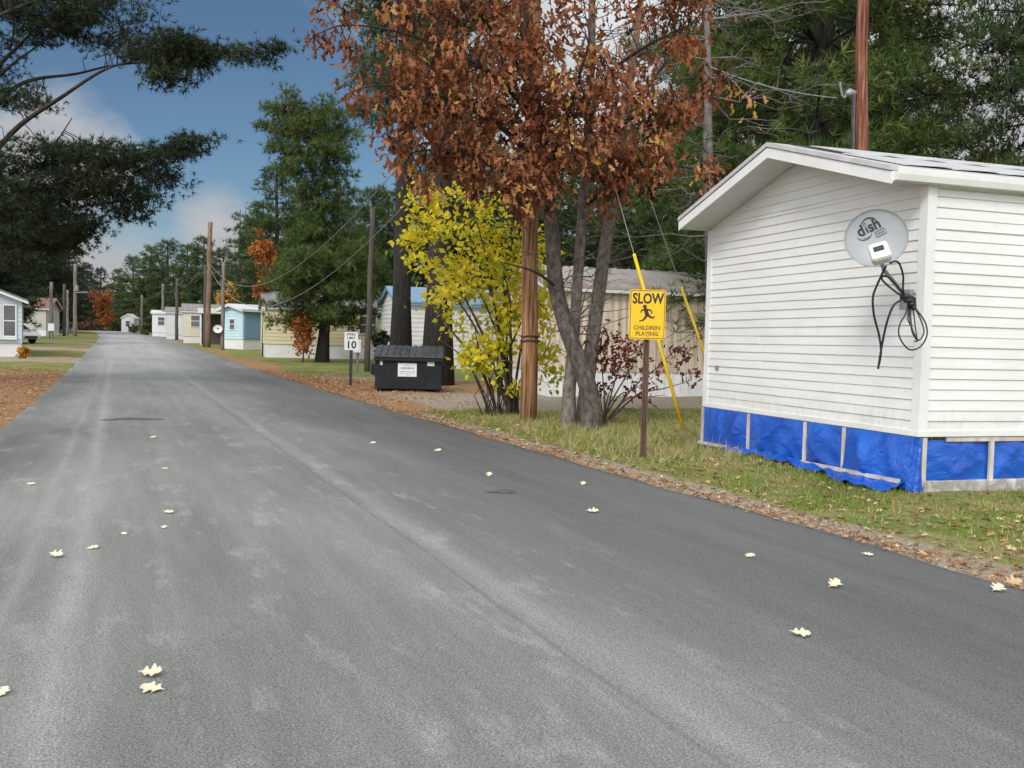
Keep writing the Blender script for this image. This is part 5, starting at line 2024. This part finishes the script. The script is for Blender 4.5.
# ---- dark red shrub at the oak's foot
r = np.random.default_rng(41)
base = G(601, 424)
D0 = base.y
root = empty('red_shrub', base, 0, 'sparse shrub with dark red leaves between the oak and the yellow sign', 'shrub')
w = MB()
limbs = []
for (x, y, dz) in [(600, 345, 0), (625, 345, .3), (640, 350, -.3), (680, 345, .2), (692, 380, .2), (640, 385, -.4), (612, 385, -.2), (665, 395, 0)]:
    S_ = [(601 + r.uniform(-5, 5), 426, 0, .020), (606 + (x - 606) * .35, 400 + (y - 400) * .2, dz * .4, .014), (606 + (x - 606) * .7, 400 + (y - 400) * .6, dz * .8, .009), (x, y, dz, .004)]
    pts, rd = limb_px(S_, D0)
    pts, rd = smooth_path(pts, rd)
    w.tube(pts, rd, 5)
    limbs.append(pts[3:])
clumps = [pc(605, 350, 16, 14, D0, .4, 12), pc(630, 352, 16, 12, D0, .4, 12), pc(618, 368, 22, 9, D0, .4, 9), pc(645, 372, 12, 12, D0, .4, 6), pc(685, 352, 14, 12, D0, .4, 9),
          pc(690, 375, 9, 8, D0, .3, 3), pc(606, 388, 14, 8, D0, .3, 4), pc(640, 392, 16, 7, D0, .3, 5), pc(602, 332, 12, 8, D0, .3, 4)]
crown = clump_tree(r, limbs, clumps, w, 'leaf', 0.15, 6, (0.14, 0.14, 0.1), twig_r=0.005, hang=0.5, up=0.1, outward=0.4)
rebase(w, base)
shift_mesh(crown, base)
w.build('stems', M['bark_brown'], root, smooth=True)
link_mesh('foliage', crown, M['red_leaf'], root)

# ---- bare grey tree right of the oak
r = np.random.default_rng(51)
base = at(712, 19.5)
D0 = 19.5
root = empty('bare_tree', base, 0, 'leafless grey tree with tangled dead twigs behind the white house corner', 'tree')
w = MB()
pts, rd = limb_px([(714, 400, 0, .13), (711, 260, 0, .12), (708, 150, 0, .10), (708, 60, 0, .07), (705, -40, .1, .04), (703, -120, .1, .02)], D0)
pts, rd = smooth_path(pts, rd)
w.tube(pts, rd, 9)
for k in range(48):
    i = r.integers(3, 22)
    o_ = pts[i]
    az = r.uniform(0, 6.28)
    L = r.uniform(0.7, 2.2)
    e = o_ + Vector((math.cos(az), math.sin(az), r.uniform(-0.35, 0.35))) * L
    c_ = curve(o_, e, r, -0.06, 4, 0.07)
    w.tube(c_, [.026, .019, .014, .009, .004], 4, False)
    for _ in range(6):
        s_ = Vector(c_[r.integers(1, 5)])
        d_ = Vector((math.cos(az) + r.normal() * .7, math.sin(az) + r.normal() * .7, r.normal() * .4)) * L * r.uniform(.2, .5)
        c2_ = curve(s_, s_ + d_, r, -0.05, 3, 0.07)
        w.tube(c2_, [.010, .008, .006, .003], 3, False)
        s2 = Vector(c2_[2])
        w.tube(curve(s2, s2 + Vector((r.normal(), r.normal(), r.normal() * .6)) * L * .16, r, 0, 2, 0.05), [.006, .004, .002], 3, False)
rebase(w, base)
w.build('trunk', M['twig_grey'], root, smooth=True)

# ---- pine prototypes
protos = {}


def proto(key, **k):
    if key not in protos:
        protos[key] = pine_meshes(**k)
    return protos[key]


PK = {
    'broad': dict(seed=1, H=15, base=1.3, Rm=4.3, whorls=24, per=5, tufts=1.25, tsize=0.44, blades=9, width=0.13, trunk_r=0.3, top_sharp=0.75, lift=0.3),
    'full': dict(seed=2, H=16, base=0.8, Rm=4.8, whorls=26, per=5, tufts=1.2, tsize=0.46, blades=9, width=0.13, trunk_r=0.32, top_sharp=0.65, lift=0.28),
    'sparse': dict(seed=3, H=18, base=3.5, Rm=3.8, whorls=14, per=4, tufts=0.9, tsize=0.50, blades=9, width=0.13, trunk_r=0.26, top_sharp=0.6, gap=0.15, lift=0.3),
    'road': dict(seed=4, H=14.2, base=1.9, Rm=3.9, whorls=30, per=7, tufts=1.6, tsize=0.36, blades=11, width=0.10, trunk_r=0.40, top_sharp=0.30, lift=0.32, lump=0.42, kink=1.2),
    'tall': dict(seed=5, H=26, base=8.5, Rm=4.6, whorls=30, per=5, tufts=1.2, tsize=0.36, blades=10, width=0.10, trunk_r=0.50, top_sharp=0.4),
    'behind': dict(seed=6, H=24, base=2.6, Rm=6.2, whorls=32, per=6, tufts=1.35, tsize=0.33, blades=10, width=0.10, trunk_r=0.42, top_sharp=0.35, lift=0.12),
}
built = {}


def pine(kind, px, D, H, label, rot, wide=1.0, leaf='needle', bark='bark_dark', group=None, sink=0.0, name='pine_tree'):
    key = (kind, leaf, bark)
    b = at(px, D)
    s = H / PK[kind]['H']
    if key not in built:
        w_, c_ = pine_meshes(**PK[kind])
        built[key] = plant(name, w_, c_, M[bark], M[leaf], b, rot, label, 'pine tree', group, (s * wide, s * wide, s))
        return built[key]
    o = copy_tree(built[key])
    o.name = name
    o.location, o.rotation_euler, o.scale = b, (0, 0, rot), (s * wide, s * wide, s)
    if 'group' in o and not group:
        del o['group']
    return tag(o, label, 'pine tree', group)


def hgt(px, D, ytop):
    return P(px, ytop, D).z - at(px, D).z


# single ones that can be told apart
b = G(323, 362)
pine('road', 322, b.y, hgt(322, b.y, 114), 'full green pine with bare lower trunk on the grass in front of the yellow home', 3.2, 0.84, 'needle_light')
pine('tall', 401, 31.5, 25, 'tall thick-trunked pine, left of the pair behind the dumpster', 0.0, 0.68)
pine('tall', 438, 30, 26, 'tall pine with the thickest trunk, right of the pair behind the dumpster', 2.1, 0.84)
built[('tall', 'needle', 'bark_dark')]
pine('sparse', 239, 105, hgt(239, 105, 209), 'thin open-branched pine standing above the tree line left of the full pine', 1.0, 0.9, 'needle')
pine('behind', 812, 27, 24, 'big pine with a thick dark trunk directly behind the white house', 1.0, 1.0, 'needle_light', group=None)
pine('behind', 872, 38, 24, 'pine behind the house roof, next right of the thick-trunked one', 3.1, 0.75, 'needle')
pine('behind', 755, 38, 25, 'pine right of the bare grey tree behind the house ridge', 4.0, 0.85, 'needle_light')
pine('behind', 1046, 24, 20, 'pine at the far right edge behind the house', 5.2, 0.62, 'needle')
pine('broad', 275, 74, hgt(275, 74, 165), 'green pine between the thin open pine and the roadside pine', 0.9, 1.1, 'needle')

# the wood behind: rows that close the view
LBLW = 'dark green pine in the wood behind the trailers on the right'
k = 0
for (px, D, yt, kind, wide) in [
        (118, 175, 268, 'full', 1.0), (132, 168, 256, 'broad', 1.2), (150, 150, 245, 'full', 1.1), (168, 140, 240, 'broad', 1.3), (187, 132, 243, 'full', 1.1), (203, 118, 236, 'full', 1.1),
        (222, 116, 248, 'broad', 1.2), (248, 108, 222, 'full', 1.0), (262, 92, 200, 'full', 1.0), (300, 88, 190, 'full', 1.1), (345, 84, 185, 'full', 1.0), (372, 62, 185, 'full', 1.0),
        (385, 76, 190, 'broad', 1.2), (425, 66, 150, 'full', 1.1), (465, 70, 110, 'full', 1.1), (505, 58, 170, 'full', 1.2), (540, 68, 120, 'full', 1.1), (580, 54, 160, 'full', 1.2),
        (620, 62, 130, 'full', 1.2), (655, 50, 150, 'full', 1.2), (690, 58, 75, 'full', 1.0), (730, 52, 20, 'broad', 1.1), (480, 92, 90, 'sparse', 1.1), (600, 90, 110, 'sparse', 1.1), (440, 95, 150, 'sparse', 1.0),
        (900, 64, 135, 'full', 1.2), (985, 70, 150, 'full', 1.3), (830, 60, 40, 'full', 1.2)]:
    pine(kind, px, D, hgt(px, D, yt), LBLW, k * 1.7, wide, 'needle' if kind != 'full' else 'needle', group='pines in the wood on the right', name='pine_tree')
    k += 1
LBLL = 'dark pine in the wood behind the left-hand homes'
for (px, D, yt, kind, wide) in [
        (-60, 62, 110, 'full', 1.2), (-20, 80, 150, 'broad', 1.3), (-5, 66, 185, 'full', 1.2), (12, 112, 180, 'full', 1.2), (28, 116, 200, 'full', 1.2), (42, 112, 205, 'broad', 1.3), (55, 128, 225, 'full', 1.2),
        (68, 150, 240, 'broad', 1.2), (86, 190, 262, 'full', 1.0), (100, 205, 268, 'broad', 1.1), (22, 112, 250, 'full', 1.3), (48, 122, 250, 'full', 1.3)]:
    pine(kind, px, D, hgt(px, D, yt), LBLL, k * 1.3, wide, 'needle_dark', group='pines in the wood on the left')
    k += 1


def leafy(px, D, ytop, halfw, label, leaf, seed, cat='tree', name='leafy_tree', ncl=60, size=0.28, bark='bark_brown', ybot=None, per=16, sig=None, trunk=0.12):
    r = np.random.default_rng(seed)
    b = at(px, D)
    root = empty(name, b, 0, label, cat)
    H = hgt(px, D, ytop)
    hb = 0.15 * H if ybot is None else max(0.05, P(px, ybot, D).z - b.z)
    W_ = halfw * D / FPX
    w = MB()
    limbs = []
    tr_ = [b + Vector((0, 0, -0.2)), b + Vector((0.05, 0, hb + (H - hb) * .3)), b + Vector((-0.05, 0, hb + (H - hb) * .6)), b + Vector((0, 0, H * .95))]
    w.tube(tr_, [trunk, trunk * .75, trunk * .5, .02], 7)
    limbs.append(tr_[1:])
    for _ in range(12):
        u = r.uniform(0.25, 0.8)
        o_ = b + Vector((0, 0, hb + (H - hb) * u * .8))
        az = r.uniform(0, 6.28)
        e = o_ + Vector((math.cos(az) * W_ * .8, math.sin(az) * W_ * .8, (H - hb) * .22))
        c_ = curve(o_, e, r, 0.06, 3, 0.06)
        w.tube(c_, [trunk * .35, trunk * .25, trunk * .18, .01], 5, False)
        limbs.append([Vector(x) for x in c_])
    zc = (H + hb) / 2
    cl = [(b + Vector((r.normal() * W_ * .25, r.normal() * W_ * .25, zc + r.uniform(-.3, .3) * (H - hb))), (W_ * .62, W_ * .62, (H - hb) * .26), ncl // 6) for _ in range(6)]
    s_ = sig or W_ * 0.13
    crown = clump_tree(r, limbs, cl, w, 'sleaf', size, per, (s_, s_, s_ * .8), twig_r=.008, hang=.3, up=.2, outward=.4)
    rebase(w, b)
    shift_mesh(crown, b)
    w.build('trunk', M[bark], root, smooth=True)
    link_mesh('crown', crown, M[leaf], root)
    return root


leafy(263, 54, 233, 15, 'orange-leaved maple leaning out beside the full green pine', 'orange_leaf', 61, ncl=84, size=0.24, ybot=305, per=20, trunk=.08)
leafy(225, 88, 283, 17, 'small golden tree behind the aqua home', 'gold_leaf', 62, ncl=50, size=0.3, ybot=322)
leafy(303, 47.0, 312, 17, 'low orange and russet bush beside the pine trunk by the yellow home', 'orange_leaf', 63, cat='bush', name='orange_bush', ncl=80, size=0.17, ybot=356, per=16, trunk=.04)
leafy(103, 158, 291, 10, 'bright orange tree at the far end of the road', 'orange_leaf', 64, ncl=70, size=0.5, ybot=331)
leafy(90, 172, 280, 14, 'dull russet tree left of the bright orange one at the road end', 'russet_leaf', 65, ncl=60, size=0.5, ybot=331)
leafy(78, 180, 285, 14, 'brownish half-bare tree behind the lamp pole', 'russet_leaf', 66, ncl=40, size=0.5, ybot=331)
leafy(24, 41.5, 346, 7, 'low golden shrub at the corner of the ice-blue home', 'gold_leaf', 67, cat='shrub', name='shrub', ncl=40, size=0.14, ybot=357, per=10, trunk=.03)
leafy(134, 134, 320, 5, 'green-brown bush beside the tiny white shed', 'bush_leaf', 68, cat='bush', name='bush', ncl=30, size=0.3, ybot=335, trunk=.05)
leafy(145, 118, 322, 4, 'dark bush at the end of the low white home', 'bush_leaf', 69, cat='bush', name='bush', ncl=30, size=0.3, ybot=336, trunk=.05)
leafy(382, 40, 330, 12, 'dark green bush left of the pair of pine trunks', 'needle_dark', 70, cat='bush', name='bush', ncl=70, size=0.16, ybot=352, trunk=.05)

# orange needle mound at the foot of the big pine is part of the ground; leaf and grass cover
# ------------------------------------------------------------------ grass, litter
def in_house(x, y):
    c, s = math.cos(-HANG), math.sin(-HANG)
    dx, dy = x - HX, y - HY
    lx, ly = dx * c - dy * s, dx * s + dy * c
    return (lx > -0.10) & (ly > -0.06) & (ly < HW + 0.1)


r = np.random.default_rng(81)
N = 380000
s_ = r.uniform(-3, 18.4, N)
t_ = ROAD_R + 0.25 + r.random(N) ** 1.1 * 9.5
x_, y_ = xy(s_, t_)
nz = np.sin(s_ * 1.3 + 1.1) * np.sin(t_ * 1.7) + 0.6 * np.sin(s_ * 3.1 - t_ * 2.3) + 0.5 * np.sin(s_ * 0.7 - t_ * 4.1)
dens = np.clip(0.42 + 0.42 * nz, 0.07, 1) * np.clip((t_ - ROAD_R - 0.30) / 0.75, 0.0, 1)
keep = (r.random(N) < dens) & ~in_house(x_, y_) & (y_ > 3.0) & (x_ < y_ * 0.60 + 1)
s_, t_, x_, y_, nz = s_[keep], t_[keep], x_[keep], y_[keep], nz[keep]
# lusher strip along the house skirt and behind the oak
n_ = len(s_)
zz = zground(s_, t_)
bh_ = 0.038 * r.uniform(0.4, 1.5, n_)
near_wall = in_house(x_ + 0.30, y_ + 0.1) | in_house(x_ + 0.1, y_ + 0.3)
bh_ = np.where(near_wall, bh_ * 1.25, bh_)
az = r.uniform(0, 6.283, n_)
lean = r.uniform(0.2, 1.1, n_)
wd = 0.0036 * r.uniform(0.7, 1.5, n_)
px_, py_ = np.cos(az + 1.57) * wd, np.sin(az + 1.57) * wd
V = np.zeros((n_, 3, 3))
V[:, 0] = np.stack([x_ - px_, y_ - py_, zz - 0.005], -1)
V[:, 1] = np.stack([x_ + px_, y_ + py_, zz - 0.005], -1)
V[:, 2] = np.stack([x_ + np.cos(az) * bh_ * lean, y_ + np.sin(az) * bh_ * lean, zz + bh_], -1)
Fg = np.arange(n_ * 3).reshape(n_, 3)
tint = np.clip(0.53 - 0.22 * nz + 0.24 * r.normal(size=n_) - 0.15 * near_wall, 0, 1)
gme = npmesh('grass', V.reshape(-1, 3), Fg, np.repeat(tint, 3))
tag(link_mesh('grass', gme, M['grass_blade']), 'short patchy grass on the verge by the white house', 'grass', kind='stuff')

# longer grass tussocks under the oak and pole, and around the posts
C, A, S, T = [], [], [], []
for (px, py, n, sp, h) in ((585, 432, 300, .55, .16), (640, 452, 320, .7, .20), (600, 440, 200, .5, .16), (528, 422, 260, .5, .13), (500, 418, 200, .6, .13), (690, 440, 260, .6, .16), (660, 430, 240, .6, .15), (720, 458, 200, .5, .13), (620, 418, 300, 1.0, .13), (560, 418, 300, 1.0, .13)):
    c = G(px, py)
    q = np.stack([c.x + r.normal(size=n) * sp, c.y + r.normal(size=n) * sp * .8], -1)
    a, b = st(q[:, 0], q[:, 1])
    ok = (b > ROAD_R + .5) & ~in_house(q[:, 0], q[:, 1]) & (a < 18.6)
    q, a, b = q[ok], a[ok], b[ok]
    C.append(np.stack([q[:, 0], q[:, 1], zground(a, b) - .01], -1))
    S.append(h * r.uniform(.5, 1.2, len(q)))
    T.append(np.clip(.72 + .2 * r.normal(size=len(q)), 0, 1))
C, S, T = np.concatenate(C), np.concatenate(S), np.concatenate(T)
A = np.array([0, 0, 1.0])[None] + r.normal(size=(len(C), 3)) * .25
tm = foliage_mesh('tall_grass', C, A, S, r, 'tuft', T, 8, 0.05, 45)
tag(link_mesh('tall_grass', tm, M['grass_blade']), 'dry grass tussocks round the oak, pole and sign post', 'grass', kind='stuff')


def litter_obj(name, n, sfun, mat, label, size, seed):
    r = np.random.default_rng(seed)
    s, t = sfun(r, n)
    x, y = xy(s, t)
    ok = ~in_house(x, y) & (y > 2.5)
    s, t, x, y = s[ok], t[ok], x[ok], y[ok]
    z = np.where((t > ROAD_L) & (t < ROAD_R), zroad(s) + 0.03, zground(s, t))
    C = np.stack([x, y, z + 0.008 + 0.012 * r.random(len(x))], -1)
    az = r.uniform(0, 6.28, len(x))
    A = np.stack([np.cos(az), np.sin(az), r.uniform(-.15, .3, len(x))], -1)
    # lie flat: leaf plane normal near vertical
    a = A / np.linalg.norm(A, axis=1, keepdims=True)
    up = np.array([0, 0, 1.0])[None] + r.normal(size=C.shape) * .35
    u = np.cross(up, a)
    u /= np.linalg.norm(u, axis=1, keepdims=True)
    w = np.cross(a, u)
    Rm = np.stack([u, w, a], 2)
    V, F = place(LEAF_V, LEAF_F, C, Rm, size * r.uniform(.6, 1.3, len(C)))
    me = npmesh(name, V, F, np.repeat(r.random(len(C)), len(LEAF_V)))
    return tag(link_mesh(name, me, M[mat]), label, 'fallen leaves', kind='stuff')


litter_obj('leaf_litter', 5000, lambda r, n: (r.uniform(-1, 18.5, n), ROAD_R + 0.15 + r.random(n) ** 1.6 * 8), 'litter_leaf', 'tan fallen leaves strewn over the grass verge', 0.068, 91)
litter_obj('edge_litter', 5600, lambda r, n: (r.uniform(-1, 38, n), ROAD_R - 0.06 + np.abs(r.normal(size=n)) * .20), 'orange_litter', 'orange leaf bits gathered along the right edge of the asphalt', 0.04, 92)
litter_obj('leaf_drift', 5000, lambda r, n: (29 + r.normal(size=n) * 4.0, ROAD_R + 0.1 + np.abs(r.normal(size=n)) * 1.6), 'orange_litter', 'orange leaves drifted round the dumpster', 0.07, 93)
litter_obj('needle_litter', 9000, lambda r, n: (r.uniform(9, 37, n), ROAD_L - 0.03 - np.abs(r.normal(size=n)) * 5), 'orange_litter', 'brown leaves covering the yard left of the road', 0.07, 94)

# ------------------------------------------------------------------ single leaves lying on the road
def oak_outline():
    pts = []
    side = [(u, v * 1.35) for u, v in _OAK]
    return side


_OAK = [(0.0, 0.025), (0.10, 0.08), (0.20, 0.25), (0.27, 0.26), (0.34, 0.13), (0.42, 0.14), (0.52, 0.32), (0.62, 0.36), (0.70, 0.17), (0.76, 0.15), (0.83, 0.20), (0.92, 0.12), (1.0, 0.0)]


def road_leaf(px, py, L, rot, curl, mat, label, seed):
    r = random.Random(seed)
    c = G(px, py)
    z0 = zroad_top(c.x, c.y)
    side = oak_outline()
    L *= 0.8
    vs, fs = [], []
    n = len(side)
    for i, (u, wv) in enumerate(side):
        wl, wr = wv * r.uniform(.75, 1.1), wv * r.uniform(.75, 1.1)
        for v in (-wl, -wl * .5, 0, wr * .5, wr):
            x, y = (u - .5) * L, v * L
            z = curl * L * (0.5 * abs(v) * 2.2 + 0.35 * (2 * u - 1) ** 2) + 0.02 * L * r.uniform(0, 1) * (abs(v) > .05) + 0.004
            vs.append((x, y, z))
    for i in range(n - 1):
        for j in range(4):
            a = i * 5 + j
            fs.append((a, a + 5, a + 6, a + 1))
    m = MB()
    m.add(vs, fs)
    m.bar((-0.5 * L, 0, curl * L * .35 + .004), (-0.66 * L, 0.04 * L, curl * L * .2 + .006), 0.003, 0.003)
    o = m.build('fallen_leaf', mat, None, smooth=False)
    tilt = 0.10 + 0.9 * curl
    o.matrix_world = Matrix.Translation((c.x, c.y, z0 + 0.40 * L * math.sin(tilt))) @ Matrix.Rotation(tilt, 4, 'X') @ Matrix.Rotation(rot + r.uniform(-.4, .9), 4, 'Z')
    md = o.modifiers.new('thickness', 'SOLIDIFY')
    md.thickness = 0.0012
    return tag(o, label, 'leaf', 'pale leaves lying on the asphalt')


LV = [
    (152, 683, .105, .5, .30, 0, 'cream oak leaf tipped up just behind another cream leaf, nearest pair on the road'),
    (151, 698, .115, 2.9, .12, 0, 'flat cream oak leaf with spread lobes, front one of the nearest pair'),
    (3, 702, .08, 1.2, .2, 0, 'cream leaf cut by the bottom left edge of the view'),
    (57, 562, .105, .1, .32, 0, 'curled pale leaf with a dark underside on the left wheel track'),
    (93, 553, .10, .3, .06, 0, 'thin flat leaf right beside the curled one on the left wheel track'),
    (124, 539, .06, 2.2, .2, 0, 'tiny pale leaf left of the middle two on the road'),
    (164, 532, .07, .8, .1, 0, 'small round pale leaf just below a longer one mid-road'),
    (169, 517, .10, .2, .15, 0, 'long pale leaf just above a smaller one mid-road'),
    (31, 488, .10, .1, .1, 0, 'pale leaf by itself near the left edge of the asphalt'),
    (165, 472, .08, .4, .1, 0, 'faint small leaf beyond the mid-road pair'),
    (153, 440, .12, .4, .1, 0, 'faint leaf just below the dark hollow in the asphalt'),
    (373, 446, .11, .2, .2, 0, 'small leaf on the far right lane, left of another alone there'),
    (438, 454, .12, .3, .25, 0, 'pale leaf on the right lane below the yellow bush'),
    (489, 479, .11, 1.2, .3, 0, 'pale leaf just above the small dark spot in the right lane'),
    (583, 488, .09, .9, .3, 0, 'small pale leaf on the right lane nearest the verge below the oak'),
    (593, 516, .12, .2, .2, 0, 'pale leaf on the dark right lane below the oak'),
    (750, 561, .10, .15, .1, 0, 'thin pale leaf on the dark lane below the tarp skirt'),
    (868, 560, .085, -.4, .15, 0, 'pale leaf near the verge below the dish'),
    (834, 592, .12, .3, .35, 0, 'upturned cream oak leaf with jagged lobes on the dark lane'),
    (801, 642, .115, -.35, .22, 0, 'cream leaf nearest the viewer on the dark right lane'),
    (997, 596, .12, .1, .3, 0, 'cream leaf at the right edge of the asphalt beside a tan one'),
    (1013, 591, .13, .5, .4, 1, 'curled tan leaf at the right edge of the view beside a cream one'),
]
for i, (px, py, L, rot, curl, mt, lab) in enumerate(LV):
    road_leaf(px, py, L, rot, curl, M['road_leaf_tan'] if mt else M['road_leaf'], lab, 200 + i)


# the wood far beyond everything, one unbroken mass
r = np.random.default_rng(120)
N = 42000
px_ = r.uniform(-140, 1160, N)
Dd = r.uniform(235, 300, N)
xx = (px_ - 512) / FPX * Dd
a, b = st(xx, Dd)
top = 9 + 3 * np.sin(px_ * 0.05) + 2.2 * np.sin(px_ * 0.137 + 1) + 1.5 * np.sin(px_ * 0.31)
zz = zground(a, b) + top * r.random(N) ** 0.8
C = np.stack([xx, Dd, zz], -1)
A = r.normal(size=(N, 3)) + np.array([0, 0, .3])
fm = foliage_mesh('distant_wood', C, A, r.uniform(0.9, 2.0, N), r, 'tuft', np.clip(.4 + .25 * r.normal(size=N), 0, 1), 6, .35, 80)
tag(link_mesh('distant_wood', fm, M['needle']), 'dark distant wood closing the view beyond the last homes', 'wood', kind='stuff')
